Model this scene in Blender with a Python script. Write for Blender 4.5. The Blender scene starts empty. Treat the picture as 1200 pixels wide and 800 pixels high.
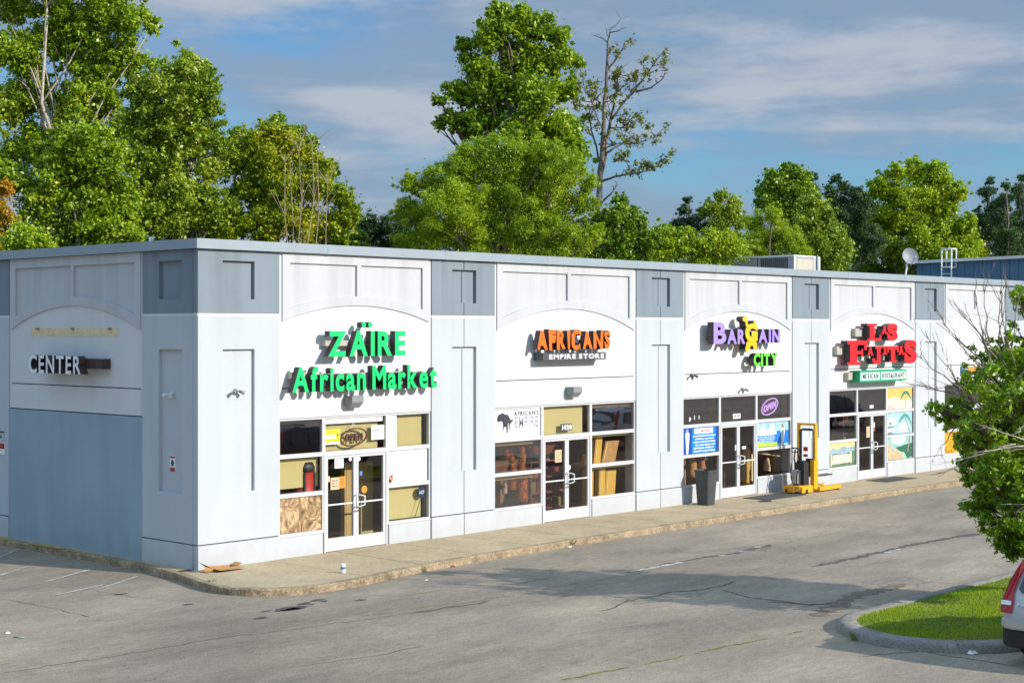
import bpy, bmesh, math, random
import numpy as np
from mathutils import Vector, Matrix

scene = bpy.context.scene
COL = scene.collection
R = math.radians
rnd = random.Random(7)
nrng = np.random.default_rng(11)

# ---------------------------------------------------------------- camera geometry
FPX, CX, HY = 1838.0, 600.0, 386.5
AR = math.atan2(1704, FPX)
UX = (math.sin(AR), math.cos(AR)); UY = (-math.cos(AR), math.sin(AR))
CAM = Vector((-19.2003, -26.5783, 5.074))

def at(px, py, depth):
    """world point seen at a photo pixel, at a given real distance"""
    r = (px - CX) / FPX; z = -(py - HY) / FPX
    return Vector((CAM.x + depth * (r * UX[0] + UX[1]), CAM.y + depth * (r * UY[0] + UY[1]), CAM.z + depth * z))

def ray_plane(px, py, axis, value):
    r = (px - CX) / FPX; z = -(py - HY) / FPX
    d = Vector((r * UX[0] + UX[1], r * UY[0] + UY[1], z))
    return CAM + d * ((value - CAM[axis]) / d[axis])

# ---------------------------------------------------------------- materials
def new_mat(name):
    m = bpy.data.materials.new(name); m.use_nodes = True
    nt = m.node_tree; b = nt.nodes['Principled BSDF']
    return m, nt, b

def M(name, col, rough=0.6, var=0.12, scale=3.0, bump=0.0, bscale=60.0, spec=0.4, metal=0.0, stretch=(1, 1, 1), var2=0.0, scale2=40.0):
    m, nt, b = new_mat(name); N = nt.nodes; L = nt.links
    b.inputs['Roughness'].default_value = rough
    b.inputs['Specular IOR Level'].default_value = spec
    b.inputs['Metallic'].default_value = metal
    geo = N.new('ShaderNodeNewGeometry')
    mp = N.new('ShaderNodeMapping'); mp.inputs['Scale'].default_value = stretch
    L.new(geo.outputs['Position'], mp.inputs['Vector'])
    nz = N.new('ShaderNodeTexNoise'); nz.inputs['Scale'].default_value = scale; nz.inputs['Detail'].default_value = 6
    nz.inputs['Roughness'].default_value = 0.65
    L.new(mp.outputs['Vector'], nz.inputs['Vector'])
    mr = N.new('ShaderNodeMapRange'); mr.inputs['From Min'].default_value = 0.3; mr.inputs['From Max'].default_value = 0.7
    mr.inputs['To Min'].default_value = 1 - var; mr.inputs['To Max'].default_value = 1 + var
    L.new(nz.outputs['Fac'], mr.inputs['Value'])
    fac = mr.outputs['Result']
    if var2:
        n2 = N.new('ShaderNodeTexNoise'); n2.inputs['Scale'].default_value = scale2; n2.inputs['Detail'].default_value = 4
        L.new(geo.outputs['Position'], n2.inputs['Vector'])
        m2 = N.new('ShaderNodeMapRange'); m2.inputs['From Min'].default_value = 0.3; m2.inputs['From Max'].default_value = 0.7
        m2.inputs['To Min'].default_value = 1 - var2; m2.inputs['To Max'].default_value = 1 + var2
        L.new(n2.outputs['Fac'], m2.inputs['Value'])
        mu = N.new('ShaderNodeMath'); mu.operation = 'MULTIPLY'
        L.new(fac, mu.inputs[0]); L.new(m2.outputs['Result'], mu.inputs[1]); fac = mu.outputs[0]
    vm = N.new('ShaderNodeVectorMath'); vm.operation = 'SCALE'; vm.inputs[0].default_value = col[:3]
    L.new(fac, vm.inputs['Scale']); L.new(vm.outputs['Vector'], b.inputs['Base Color'])
    if bump:
        n3 = N.new('ShaderNodeTexNoise'); n3.inputs['Scale'].default_value = bscale; n3.inputs['Detail'].default_value = 5
        L.new(geo.outputs['Position'], n3.inputs['Vector'])
        bp = N.new('ShaderNodeBump'); bp.inputs['Strength'].default_value = bump; bp.inputs['Distance'].default_value = 0.02
        L.new(n3.outputs['Fac'], bp.inputs['Height']); L.new(bp.outputs['Normal'], b.inputs['Normal'])
    return m

def glass_mat(name, tint, gloss):
    m = bpy.data.materials.new(name); m.use_nodes = True; nt = m.node_tree; N = nt.nodes; L = nt.links
    N.clear()
    out = N.new('ShaderNodeOutputMaterial'); tr = N.new('ShaderNodeBsdfTransparent'); tr.inputs['Color'].default_value = (*tint, 1)
    gl = N.new('ShaderNodeBsdfGlossy'); gl.inputs['Roughness'].default_value = 0.015; gl.inputs['Color'].default_value = (1, 1, 1, 1)
    # Schlick's law on the unsigned angle, so both faces of the sheet reflect alike
    lw = N.new('ShaderNodeLayerWeight'); lw.inputs['Blend'].default_value = 0.5
    pw = N.new('ShaderNodeMath'); pw.operation = 'POWER'; pw.inputs[1].default_value = 5.0; L.new(lw.outputs['Facing'], pw.inputs[0])
    mu = N.new('ShaderNodeMath'); mu.operation = 'MULTIPLY_ADD'; mu.inputs[1].default_value = 0.9; mu.inputs[2].default_value = gloss
    mu.use_clamp = True
    nz = N.new('ShaderNodeTexNoise'); nz.inputs['Scale'].default_value = 1.4
    geo = N.new('ShaderNodeNewGeometry'); L.new(geo.outputs['Position'], nz.inputs['Vector'])
    bp = N.new('ShaderNodeBump'); bp.inputs['Strength'].default_value = 0.03; bp.inputs['Distance'].default_value = 0.05
    L.new(nz.outputs['Fac'], bp.inputs['Height']); L.new(bp.outputs['Normal'], gl.inputs['Normal'])
    mx = N.new('ShaderNodeMixShader')
    L.new(pw.outputs[0], mu.inputs[0]); L.new(mu.outputs[0], mx.inputs['Fac'])
    L.new(tr.outputs[0], mx.inputs[1]); L.new(gl.outputs[0], mx.inputs[2]); L.new(mx.outputs[0], out.inputs['Surface'])
    return m

def leaf_mat(name, cols, trans=0.35, rough=0.5):
    m, nt, b = new_mat(name); N = nt.nodes; L = nt.links
    geo = N.new('ShaderNodeNewGeometry')
    cr = N.new('ShaderNodeValToRGB'); e = cr.color_ramp.elements
    e[0].position = 0; e[0].color = (*cols[0], 1); e[1].position = 1; e[1].color = (*cols[-1], 1)
    for i, c in enumerate(cols[1:-1]):
        q = e.new((i + 1) / (len(cols) - 1)); q.color = (*c, 1)
    # whole boughs differ in tone as well as single leaves
    nz = N.new('ShaderNodeTexNoise'); nz.inputs['Scale'].default_value = 0.55; nz.inputs['Detail'].default_value = 2
    L.new(geo.outputs['Position'], nz.inputs['Vector'])
    mr = N.new('ShaderNodeMapRange'); mr.inputs['From Min'].default_value = 0.3; mr.inputs['From Max'].default_value = 0.7
    L.new(nz.outputs['Fac'], mr.inputs['Value'])
    mi = N.new('ShaderNodeMix'); mi.inputs['Factor'].default_value = 0.45
    L.new(geo.outputs['Random Per Island'], mi.inputs[2]); L.new(mr.outputs['Result'], mi.inputs[3])
    L.new(mi.outputs[0], cr.inputs['Fac'])
    L.new(cr.outputs['Color'], b.inputs['Base Color'])
    b.inputs['Roughness'].default_value = rough; b.inputs['Specular IOR Level'].default_value = 0.5
    tl = N.new('ShaderNodeBsdfTranslucent'); L.new(cr.outputs['Color'], tl.inputs['Color'])
    mx = N.new('ShaderNodeMixShader'); mx.inputs['Fac'].default_value = trans
    L.new(b.outputs[0], mx.inputs[1]); L.new(tl.outputs[0], mx.inputs[2])
    L.new(mx.outputs[0], nt.nodes['Material Output'].inputs['Surface'])
    return m

def fibre_mat(name, dark, mid, light, scale, dist):
    m, nt, b = new_mat(name); N = nt.nodes; L = nt.links
    geo = N.new('ShaderNodeNewGeometry'); nz = N.new('ShaderNodeTexNoise'); nz.inputs['Scale'].default_value = scale
    nz.inputs['Detail'].default_value = 7; nz.inputs['Distortion'].default_value = dist; nz.inputs['Roughness'].default_value = .6
    L.new(geo.outputs['Position'], nz.inputs['Vector'])
    cr = N.new('ShaderNodeValToRGB'); e = cr.color_ramp.elements
    e[0].position = .34; e[0].color = (*dark, 1); e[1].position = .66; e[1].color = (*light, 1); q = e.new(.5); q.color = (*mid, 1)
    L.new(nz.outputs['Fac'], cr.inputs['Fac']); L.new(cr.outputs['Color'], b.inputs['Base Color']); b.inputs['Roughness'].default_value = .6
    return m

def emit_mat(name, col, strength):
    m, nt, b = new_mat(name)
    b.inputs['Base Color'].default_value = (*col, 1)
    b.inputs['Emission Color'].default_value = (*col, 1); b.inputs['Emission Strength'].default_value = strength
    return m

def paint(name, col, streak=0.10):
    """weathered masonry paint: soft blotches, faint vertical rain streaks, fine grain"""
    m, nt, b = new_mat(name); N = nt.nodes; L = nt.links
    geo = N.new('ShaderNodeNewGeometry')
    def noise(scale, st, detail, lo, hi, f0=0.3, f1=0.7):
        mp = N.new('ShaderNodeMapping'); mp.inputs['Scale'].default_value = st
        L.new(geo.outputs['Position'], mp.inputs['Vector'])
        nz = N.new('ShaderNodeTexNoise'); nz.inputs['Scale'].default_value = scale; nz.inputs['Detail'].default_value = detail
        L.new(mp.outputs['Vector'], nz.inputs['Vector'])
        mr = N.new('ShaderNodeMapRange'); mr.inputs['From Min'].default_value = f0; mr.inputs['From Max'].default_value = f1
        mr.inputs['To Min'].default_value = lo; mr.inputs['To Max'].default_value = hi
        L.new(nz.outputs['Fac'], mr.inputs['Value']); return mr.outputs['Result'], nz
    a, _ = noise(0.8, (1, 1, 1), 5, 1 - streak * .6, 1 + streak * .4)
    c, _ = noise(2.6, (1, 1, 0.10), 6, 1 - streak * .7, 1 + streak * .3)
    d, nz = noise(45.0, (1, 1, 1), 3, 0.97, 1.03)
    m1 = N.new('ShaderNodeMath'); m1.operation = 'MULTIPLY'; L.new(a, m1.inputs[0]); L.new(c, m1.inputs[1])
    m2 = N.new('ShaderNodeMath'); m2.operation = 'MULTIPLY'; L.new(m1.outputs[0], m2.inputs[0]); L.new(d, m2.inputs[1])
    # splash-back grime on the lowest half metre, broken up by noise
    sx = N.new('ShaderNodeSeparateXYZ'); L.new(geo.outputs['Position'], sx.inputs[0])
    g1, _ = noise(2.5, (1, 1, 0.5), 6, 0.0, 0.5)
    ad = N.new('ShaderNodeMath'); ad.operation = 'SUBTRACT'; L.new(sx.outputs['Z'], ad.inputs[0]); L.new(g1, ad.inputs[1])
    gr = N.new('ShaderNodeMapRange'); gr.inputs['From Min'].default_value = 0.1; gr.inputs['From Max'].default_value = 0.3
    gr.inputs['To Min'].default_value = 1.0; gr.inputs['To Max'].default_value = 0.0
    L.new(ad.outputs[0], gr.inputs['Value'])
    # rain marks running down from under the coping
    k1, _ = noise(3.2, (1, 1, 0.02), 5, 0.0, 1.0, .48, .66)
    kz = N.new('ShaderNodeMapRange'); kz.inputs['From Min'].default_value = 4.6; kz.inputs['From Max'].default_value = 6.8; kz.inputs['To Max'].default_value = 0.13
    L.new(sx.outputs['Z'], kz.inputs['Value'])
    km = N.new('ShaderNodeMath'); km.operation = 'MULTIPLY'; L.new(k1, km.inputs[0]); L.new(kz.outputs['Result'], km.inputs[1])
    ki = N.new('ShaderNodeMath'); ki.operation = 'SUBTRACT'; ki.inputs[0].default_value = 1.0; L.new(km.outputs[0], ki.inputs[1])
    m3 = N.new('ShaderNodeMath'); m3.operation = 'MULTIPLY'; L.new(m2.outputs[0], m3.inputs[0]); L.new(ki.outputs[0], m3.inputs[1]); m2 = m3
    vm = N.new('ShaderNodeVectorMath'); vm.operation = 'SCALE'; vm.inputs[0].default_value = col
    L.new(m2.outputs[0], vm.inputs['Scale'])
    mx = N.new('ShaderNodeMix'); mx.data_type = 'RGBA'; mx.blend_type = 'MULTIPLY'
    mx.inputs[7].default_value = (0.955, 0.94, 0.92, 1)
    L.new(gr.outputs['Result'], mx.inputs[0]); L.new(vm.outputs['Vector'], mx.inputs[6])
    L.new(mx.outputs[2], b.inputs['Base Color'])
    b.inputs['Roughness'].default_value = 0.75; b.inputs['Specular IOR Level'].default_value = 0.25
    n3 = N.new('ShaderNodeTexNoise'); n3.inputs['Scale'].default_value = 120
    L.new(geo.outputs['Position'], n3.inputs['Vector'])
    bp = N.new('ShaderNodeBump'); bp.inputs['Strength'].default_value = 0.12; bp.inputs['Distance'].default_value = 0.01
    L.new(n3.outputs['Fac'], bp.inputs['Height']); L.new(bp.outputs['Normal'], b.inputs['Normal'])
    return m

MAT = dict(
    wall=paint('pale grey wall paint', (0.50, 0.525, 0.543), .05),
    field=paint('light grey panel paint', (0.52, 0.53, 0.535), .05),
    white=paint('white wall paint', (0.66, 0.66, 0.655), 0.05),
    square=paint('slate grey square paint', (0.22, 0.262, 0.295)),
    coping=M('painted metal coping', (0.29, 0.335, 0.37), 0.45, 0.06, 1.5, spec=0.5),
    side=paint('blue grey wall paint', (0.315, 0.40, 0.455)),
    core=M('wall core', (0.35, 0.36, 0.37), 0.8),
    alu=M('white painted aluminium', (0.58, 0.58, 0.58), 0.35, 0.04, 5, spec=0.5),
    glass=glass_mat('window glass', (0.93, 0.92, 0.90), 0.05),
    darkglass=glass_mat('dark window glass', (0.66, 0.56, 0.50), 0.20),
    doorglass=glass_mat('door glass', (0.86, 0.78, 0.72), 0.075),
    khaki=M('khaki blind', (0.50, 0.43, 0.19), 0.8, 0.06, 6, stretch=(14, 14, 0.3)),
    cream=M('cream roller blind', (0.66, 0.60, 0.36), 0.8, 0.05),
    room=M('dark shop interior', (0.36, 0.235, 0.17), 0.8, 0.45, 1.2),
    shopfloor=M('brown shop floor', (0.24, 0.165, 0.12), 0.5, 0.2, 4),
    steel=M('brushed steel', (0.55, 0.55, 0.55), 0.3, 0.05, metal=0.9),
    fixture=M('weathered grey metal fixture', (0.24, 0.25, 0.255), 0.5, 0.12, 20),
    black=M('black plastic', (0.022, 0.022, 0.024), 0.5, 0.1),
    rubber=M('black rubber', (0.018, 0.018, 0.018), 0.85, 0.15, 20),
    paper=M('white paper', (0.80, 0.80, 0.79), 0.7, 0.03),
    ink=M('dark ink', (0.05, 0.05, 0.06), 0.7, 0.1),
    greyink=M('grey ink', (0.30, 0.29, 0.32), 0.7, 0.1),
    tan=M('tan paper', (0.60, 0.46, 0.28), 0.8, 0.06),
    orange=M('orange paper', (0.85, 0.27, 0.03), 0.7, 0.05),
    yellowp=M('yellow paper', (0.85, 0.83, 0.02), 0.7, 0.05),
    letter_side=M('dark letter returns', (0.05, 0.04, 0.045), 0.5, 0.15, 12),
    lgreen=M('green letter face', (0.005, 0.60, 0.16), 0.35, 0.05, 4, spec=0.5),
    lorange=M('orange letter face', (0.92, 0.16, 0.01), 0.35, 0.08, 6, spec=0.5),
    lpurple=M('purple letter face', (0.38, 0.26, 0.76), 0.35, 0.05, 4, spec=0.5),
    lyellow=M('yellow letter face', (0.90, 0.50, 0.01), 0.35, 0.05, 4, spec=0.5),
    llime=M('lime letter face', (0.16, 0.86, 0.06), 0.35, 0.05, 4, spec=0.5),
    lred=M('red letter face', (0.80, 0.008, 0.015), 0.35, 0.06, 4, spec=0.5),
    lwhite=M('white letter face', (0.82, 0.82, 0.82), 0.4, 0.05, 4),
    beigebox=M('beige junction box', (0.46, 0.43, 0.36), 0.5, 0.12, 8),
    brownbox=M('dark brown raceway', (0.065, 0.040, 0.038), 0.5, 0.12, 8),
    charcoal=M('charcoal sign box', (0.075, 0.075, 0.08), 0.5, 0.1, 6),
    greenbox=M('green sign frame', (0.0, 0.36, 0.16), 0.4, 0.08, 6),
    signface=M('mint white sign face', (0.66, 0.80, 0.74), 0.4, 0.05, 6),
    scar=M('bare tan strip', (0.74, 0.59, 0.36), 0.8, 0.16, 6, stretch=(1, 1, 3)),
    stackyellow=M('worn yellow machine paint', (0.80, 0.38, 0.01), 0.45, 0.2, 12, spec=0.5, var2=0.12, scale2=50),
    darkmetal=M('dark oily metal', (0.045, 0.045, 0.05), 0.4, 0.3, 15, metal=0.3),
    binm=M('dark grey bin plastic', (0.055, 0.06, 0.062), 0.55, 0.18, 10),
    cardboard=M('brown cardboard', (0.40, 0.22, 0.08), 0.85, 0.18, 10),
    woodbox=M('yellow wood', (0.56, 0.33, 0.05), 0.6, 0.25, 6, stretch=(8, 8, 0.8)),
    red=M('red enamel', (0.42, 0.03, 0.02), 0.4, 0.15, 8),
    mint=M('mint plastic', (0.14, 0.38, 0.33), 0.4, 0.05),
    bark=M('grey brown bark', (0.17, 0.135, 0.10), 0.9, 0.3, 6, bump=0.5, bscale=25),
    palebark=M('pale bark', (0.46, 0.39, 0.30), 0.85, 0.3, 5, bump=0.4, bscale=20),
    deadwood=M('dead grey twig bark', (0.20, 0.165, 0.135), 0.9, 0.2, 8),
    roof=M('grey membrane roof', (0.34, 0.34, 0.33), 0.85, 0.15, 1),
    acgrey=M('grey sheet metal', (0.36, 0.37, 0.40), 0.5, 0.08, 3, metal=0.2),
    acbeige=M('beige sheet metal', (0.52, 0.46, 0.36), 0.5, 0.08, 3),
    bluemetal=M('dark blue metal siding', (0.075, 0.165, 0.27), 0.45, 0.1, 2, spec=0.5),
    trimw=M('white trim', (0.72, 0.73, 0.72), 0.5, 0.06),
)

# ---------------------------------------------------------------- objects
def origin(o):
    v = Vector((0, 0, 0))
    while o is not None:
        v = v + o.location; o = o.parent
    return v

def tag(o, label=None, cat=None, group=None, kind=None):
    if label: o['label'] = label
    if cat: o['category'] = cat
    if group: o['group'] = group
    if kind: o['kind'] = kind
    return o

def thing(name, label, cat, loc=(0, 0, 0), group=None, rotz=0.0):
    o = bpy.data.objects.new(name, None); COL.objects.link(o)
    o.location = loc; o.rotation_euler = (0, 0, rotz); o.empty_display_size = 0.2
    return tag(o, label, cat, group, 'thing')

def front(u, v, d): return (u, -d, v)      # shop front plane Y = 0, looking towards +Y
def side(u, v, d): return (-d, u, v)       # end wall plane X = 0
def plain(x, y, z): return (x, y, z)
def shifted(T, off):
    return lambda a, b, c: tuple(Vector(T(a, b, c)) + Vector(off))

class MB:
    def __init__(s, T=plain): s.v = []; s.f = []; s.m = []; s.T = T; s.sm = []
    def add(s, verts, faces, mi=0, smooth=False):
        b = len(s.v); s.v += [s.T(*p) for p in verts]
        for f in faces: s.f.append([b + i for i in f]); s.m.append(mi); s.sm.append(smooth)
        return s
    def box(s, a0, a1, b0, b1, c0, c1, mi=0):
        v = [(a, b, c) for a in (a0, a1) for b in (b0, b1) for c in (c0, c1)]
        return s.add(v, [(0, 1, 3, 2), (4, 6, 7, 5), (0, 4, 5, 1), (2, 3, 7, 6), (0, 2, 6, 4), (1, 5, 7, 3)], mi)
    def prism(s, poly, c0, c1, mi=0, side_mi=None):
        n = len(poly); v = [(p[0], p[1], c0) for p in poly] + [(p[0], p[1], c1) for p in poly]
        sm = mi if side_mi is None else side_mi
        s.add(v, [tuple(range(n)), tuple(range(n, 2 * n))], mi)
        b = len(s.v) - 2 * n
        for i in range(n):
            j = (i + 1) % n; s.f.append([b + i, b + j, b + n + j, b + n + i]); s.m.append(sm); s.sm.append(False)
        return s
    def sheet(s, poly, c, mi=0):
        return s.add([(p[0], p[1], c) for p in poly], [tuple(range(len(poly)))], mi)
    def tube(s, pts, rads, k=8, mi=0, cap=True):
        pts = [Vector(p) for p in pts]; n = len(pts); rings = []
        if not hasattr(rads, '__len__'): rads = [rads] * n
        up = Vector((0, 0, 1)); prev = None
        for i, p in enumerate(pts):
            d = (pts[min(i + 1, n - 1)] - pts[max(i - 1, 0)]).normalized()
            if prev is None:
                a = d.cross(up if abs(d.z) < 0.95 else Vector((1, 0, 0))).normalized()
            else:
                a = (prev - d * prev.dot(d))
                a = a.normalized() if a.length > 1e-6 else d.orthogonal().normalized()
            prev = a; b = d.cross(a)
            rings.append([p + (a * math.cos(2 * math.pi * j / k) + b * math.sin(2 * math.pi * j / k)) * rads[i] for j in range(k)])
        v = [tuple(q) for r in rings for q in r]; f = []
        for i in range(n - 1):
            for j in range(k):
                f.append((i * k + j, i * k + (j + 1) % k, (i + 1) * k + (j + 1) % k, (i + 1) * k + j))
        s.add(v, f, mi, True)
        if cap:
            b = len(s.v) - len(v)
            s.f.append([b + j for j in range(k)][::-1]); s.m.append(mi); s.sm.append(False)
            s.f.append([b + (n - 1) * k + j for j in range(k)]); s.m.append(mi); s.sm.append(False)
        return s
    def build(s, name, mats, parent=None, local=False, recalc=True, bevel=0.0):
        me = bpy.data.meshes.new(name)
        if parent is not None and not local:
            o = origin(parent); vv = [(p[0] - o.x, p[1] - o.y, p[2] - o.z) for p in s.v]
        else: vv = [tuple(p) for p in s.v]
        me.from_pydata(vv, [], s.f)
        mats = mats if isinstance(mats, (list, tuple)) else [mats]
        for m in mats: me.materials.append(MAT[m] if isinstance(m, str) else m)
        me.polygons.foreach_set('material_index', s.m)
        me.polygons.foreach_set('use_smooth', s.sm)
        if recalc:
            bm = bmesh.new(); bm.from_mesh(me); bmesh.ops.recalc_face_normals(bm, faces=bm.faces)
            if bevel:
                bmesh.ops.bevel(bm, geom=list(bm.edges), offset=bevel, segments=2, affect='EDGES', clamp_overlap=True)
            bm.to_mesh(me); bm.free()
        me.update()
        ob = bpy.data.objects.new(name, me); COL.objects.link(ob)
        if parent is not None: ob.parent = parent
        return ob

def one(name, mb, mats, label, cat, loc, group=None, kind=None, bevel=0.0):
    """a thing that is one mesh; its origin sits at loc"""
    mb.v = [(p[0] - loc[0], p[1] - loc[1], p[2] - loc[2]) for p in mb.v]
    o = mb.build(name, mats, None, bevel=bevel); o.location = loc
    return tag(o, label, cat, group, kind or 'thing')

def structure(name, mb, mats, **k):
    return tag(mb.build(name, mats, None, **k), kind='structure')

# ---------------------------------------------------------------- lettering
_gl = {}
def glyph(ch, bold=0.0):
    key = (ch, bold)
    if key not in _gl:
        cu = bpy.data.curves.new('glyph', 'FONT'); cu.body = ch; cu.size = 1.0; cu.offset = bold; cu.extrude = 0.5
        cu.resolution_u = 4; cu.fill_mode = 'BOTH'
        ob = bpy.data.objects.new('glyph', cu); COL.objects.link(ob)
        bpy.context.view_layer.update()
        dg = bpy.context.evaluated_depsgraph_get(); ev = ob.evaluated_get(dg); me = ev.to_mesh()
        v = [tuple(q.co) for q in me.vertices]; f = [tuple(p.vertices) for p in me.polygons]
        ev.to_mesh_clear(); bpy.data.objects.remove(ob); bpy.data.curves.remove(cu)
        _gl[key] = (v, f)
    return _gl[key]

CAPH = None
def text_layout(s, u0, u1, v0, v1, bold=0.02, gap=0.07, space=0.28):
    """natural spacing, stretched to u0..u1; v0 baseline, v1 cap height. Returns [(char, verts2d+z, faces)]"""
    global CAPH
    if CAPH is None:
        CAPH = max(p[1] for p in glyph('E')[0])
    x = 0; out = []
    for ch in s:
        if ch == ' ': x += space; continue
        v, f = glyph(ch, bold); lo = min(p[0] for p in v); hi = max(p[0] for p in v)
        out.append((ch, [(p[0] - lo + x, p[1], p[2]) for p in v], f)); x += hi - lo + gap
    w = x - gap; k = (u1 - u0) / w; kv = (v1 - v0) / (CAPH + 2 * bold)
    return [(ch, [(u0 + p[0] * k, v0 + (p[1] + bold) * kv, p[2]) for p in v], f) for ch, v, f in out]

def letter_into(mb, v, f, d0, d1, face=0, sidem=1):
    b = len(mb.v)
    mb.v += [mb.T(p[0], p[1], d1 if p[2] > 0 else d0) for p in v]
    for q in f:
        z = [v[i][2] for i in q]
        mb.f.append([b + i for i in q]); mb.m.append(face if min(z) > 0.4 else sidem); mb.sm.append(False)

def flat_text(mb, s, u0, u1, v0, v1, d, mi=0, bold=0.0, th=0.002, **k):
    for ch, v, f in text_layout(s, u0, u1, v0, v1, bold, **k):
        letter_into(mb, v, f, d, d + th, mi, mi)

def sign_letters(parent, T, s, u0, u1, v0, v1, d0, d1, mats, bold=0.02, tweak=None, **k):
    for i, (ch, v, f) in enumerate(text_layout(s, u0, u1, v0, v1, bold, **k)):
        if tweak: v = tweak(i, ch, v)
        mb = MB(T); letter_into(mb, v, f, d0, d1)
        mb.build('letter', mats, parent, recalc=True)
# ================================================================ the shop building
LEN, DEP, TOP = 39.05, 14.0, 6.95
BLD = thing('shop_building', 'long low row of shops with white arched panels and slate grey squares', 'building', (0, 0, 0))

PIL = [(0.0, 2.12), (6.68, 8.85), (14.46, 16.60), (22.22, 24.36), (29.95, 32.05), (36.9, 39.05)]
BAYS = [(2.12, 6.68), (8.85, 14.46), (16.60, 22.22), (24.36, 29.95), (32.05, 36.90)]
G = 0.012          # half width of an open joint
FB = 0.15          # sidewalk level

def arc(uc, half, apex, rad, n=28, rev=False):
    p = []
    for i in range(n + 1):
        u = -half + 2 * half * i / n
        p.append((uc + u, apex - rad + math.sqrt(rad * rad - u * u)))
    return p[::-1] if rev else p

def recessed(mb, u0, u1, v0, v1, r, d0, d1, dr, mi=0, gapc=None):
    """a slab u0..u1 x v0..v1 with a recess r=(ru0,ru1,rv0,rv1); split down the middle at gapc"""
    cols = [(u0, r[0]), (r[0], r[1]), (r[1], u1)]
    def b(a0, a1, b0, b1, front_d):
        if gapc is None or not (a0 < gapc < a1):
            mb.box(a0, a1, b0, b1, d0, front_d, mi)
        else:
            mb.box(a0, gapc - G, b0, b1, d0, front_d, mi); mb.box(gapc + G, a1, b0, b1, d0, front_d, mi)
    b(u0, r[0], v0, v1, d1); b(r[1], u1, v0, v1, d1)
    b(r[0], r[1], r[3], v1, d1); b(r[0], r[1], v0, r[2], d1)
    b(r[0], r[1], r[2], r[3], dr)

def pilaster(T, u0, u1, joint, parent, ru=(0.62, 1.45)):
    c = (u0 + u1) / 2 if joint else None
    if joint: ru = (0.68, 1.51)
    r0, r1 = u0 + ru[0], u0 + ru[1]
    p = MB(T)
    recessed(p, u0, u1, 0.665, 5.355, (r0, r1, 1.68, 4.67), -0.16, 0.0, -0.075, 0, c)
    o = p.build('pilaster', ['wall'], parent)
    q = MB(T)
    recessed(q, u0 + .0, u1, 5.425, 6.735, (r0, r1, 5.72, 6.52), -0.155, -0.002, -0.085, 0, c)
    q.build('square_panel', ['square'], o)
    t = MB(T); t.box(u0, u1, 5.357, 5.423, -0.15, -0.012); t.build('trim_strip', ['white'], o)
    b = MB(T)
    if joint:
        b.box(u0, c - G, FB - .05, 0.64, -0.15, 0.008); b.box(c + G, u1, FB - .05, 0.64, -0.15, 0.008)
    else:
        b.box(u0, u1, FB - .05, 0.64, -0.15, 0.008)
    b.build('base_panel', ['wall'], o)
    return o

def arch_panel(T, u0, u1, parent, apex_o=5.62, apex_i=5.83, R0=6.93, lower=3.20):
    """the recessed double panel, the arch band and the white field under the arch"""
    e0, e1 = u0 + 0.085, u1 - 0.085                       # inside the side channels
    uc = (u0 + u1) / 2; ho = (e1 - e0) / 2; st = 0.21; hi = ho - st
    fr = MB(T); D0, D1 = -0.15, 0.0
    fr.box(e0, e1, 6.525, 6.735, D0, D1)                                   # top rail
    yo = lambda u: apex_o - R0 + math.sqrt(R0 ** 2 - (u - uc) ** 2)
    Ri = R0 + (apex_i - apex_o)
    yi = lambda u: apex_i - Ri + math.sqrt(Ri ** 2 - (u - uc) ** 2)
    # side stiles run down to the arch's springing, then the band
    fr.prism([(e0, 6.525), (e0, yo(e0)), (e0 + st, yo(e0 + st)), (e0 + st, 6.525)], D0, D1)
    fr.prism([(e1 - st, 6.525), (e1 - st, yo(e1 - st)), (e1, yo(e1)), (e1, 6.525)], D0, D1)
    fr.prism(arc(uc, hi, apex_o, R0) + arc(uc, hi, apex_i, Ri, rev=True), D0, D1)
    fr.prism([(uc - .06, 6.525), (uc - .06, yi(uc - .06)), (uc, apex_i), (uc + .06, yi(uc + .06)), (uc + .06, 6.525)], D0, D1)
    o = fr.build('arch_panel', ['field'], parent)
    bk = MB(T)
    for a, b in ((e0 + st, uc - .06), (uc + .06, e1 - st)):
        pts = [(a + (b - a) * i / 12, yi(a + (b - a) * i / 12)) for i in range(13)]
        bk.prism(pts + [(b, 6.525), (a, 6.525)], -0.152, -0.05)
    bk.build('recessed_panel', ['field'], o)
    w = MB(T)
    w.prism(arc(uc, ho, apex_o, R0) + [(e1, 3.825), (e0, 3.825)], -0.149, -0.03)
    w.box(e0, e1, lower, 3.80, -0.149, -0.026)
    w.build('sign_field', ['white'], o)
    for ca, cb in ((u0 + .004, u0 + .082), (u1 - .082, u1 - .004)):
        c = MB(T); c.box(ca, cb, lower, 6.735, -0.15, -0.03); c.build('edge_trim', ['white'], o)
    return o

# core walls behind the cladding
core = MB(front)
for a, b in PIL: core.box(max(a, 0.165), b, 0.0, 6.74, -0.40, -0.162)
for a, b in BAYS: core.box(a, b, 3.19, 6.74, -0.40, -0.162)
core.T = plain
core.box(0.162, 0.4, 0.41, DEP, 0.0, 6.74)
core.box(0.41, LEN - .2, DEP - 0.3, DEP, 0.0, 6.74)
core.box(LEN - 0.2, LEN, 0.41, DEP, 0.0, 6.74)
core.build('wall', ['core'], BLD)
m = MB(); m.box(0.41, LEN - 0.21, 0.41, DEP - 0.31, 6.2, 6.45); m.build('roof', ['roof'], BLD)

for i, (a, b) in enumerate(PIL):
    pilaster(front, a + (0.002 if i else 0.0), b, i > 0, BLD)
for a, b in BAYS: arch_panel(front, a, b, BLD, lower=3.185)

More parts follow.
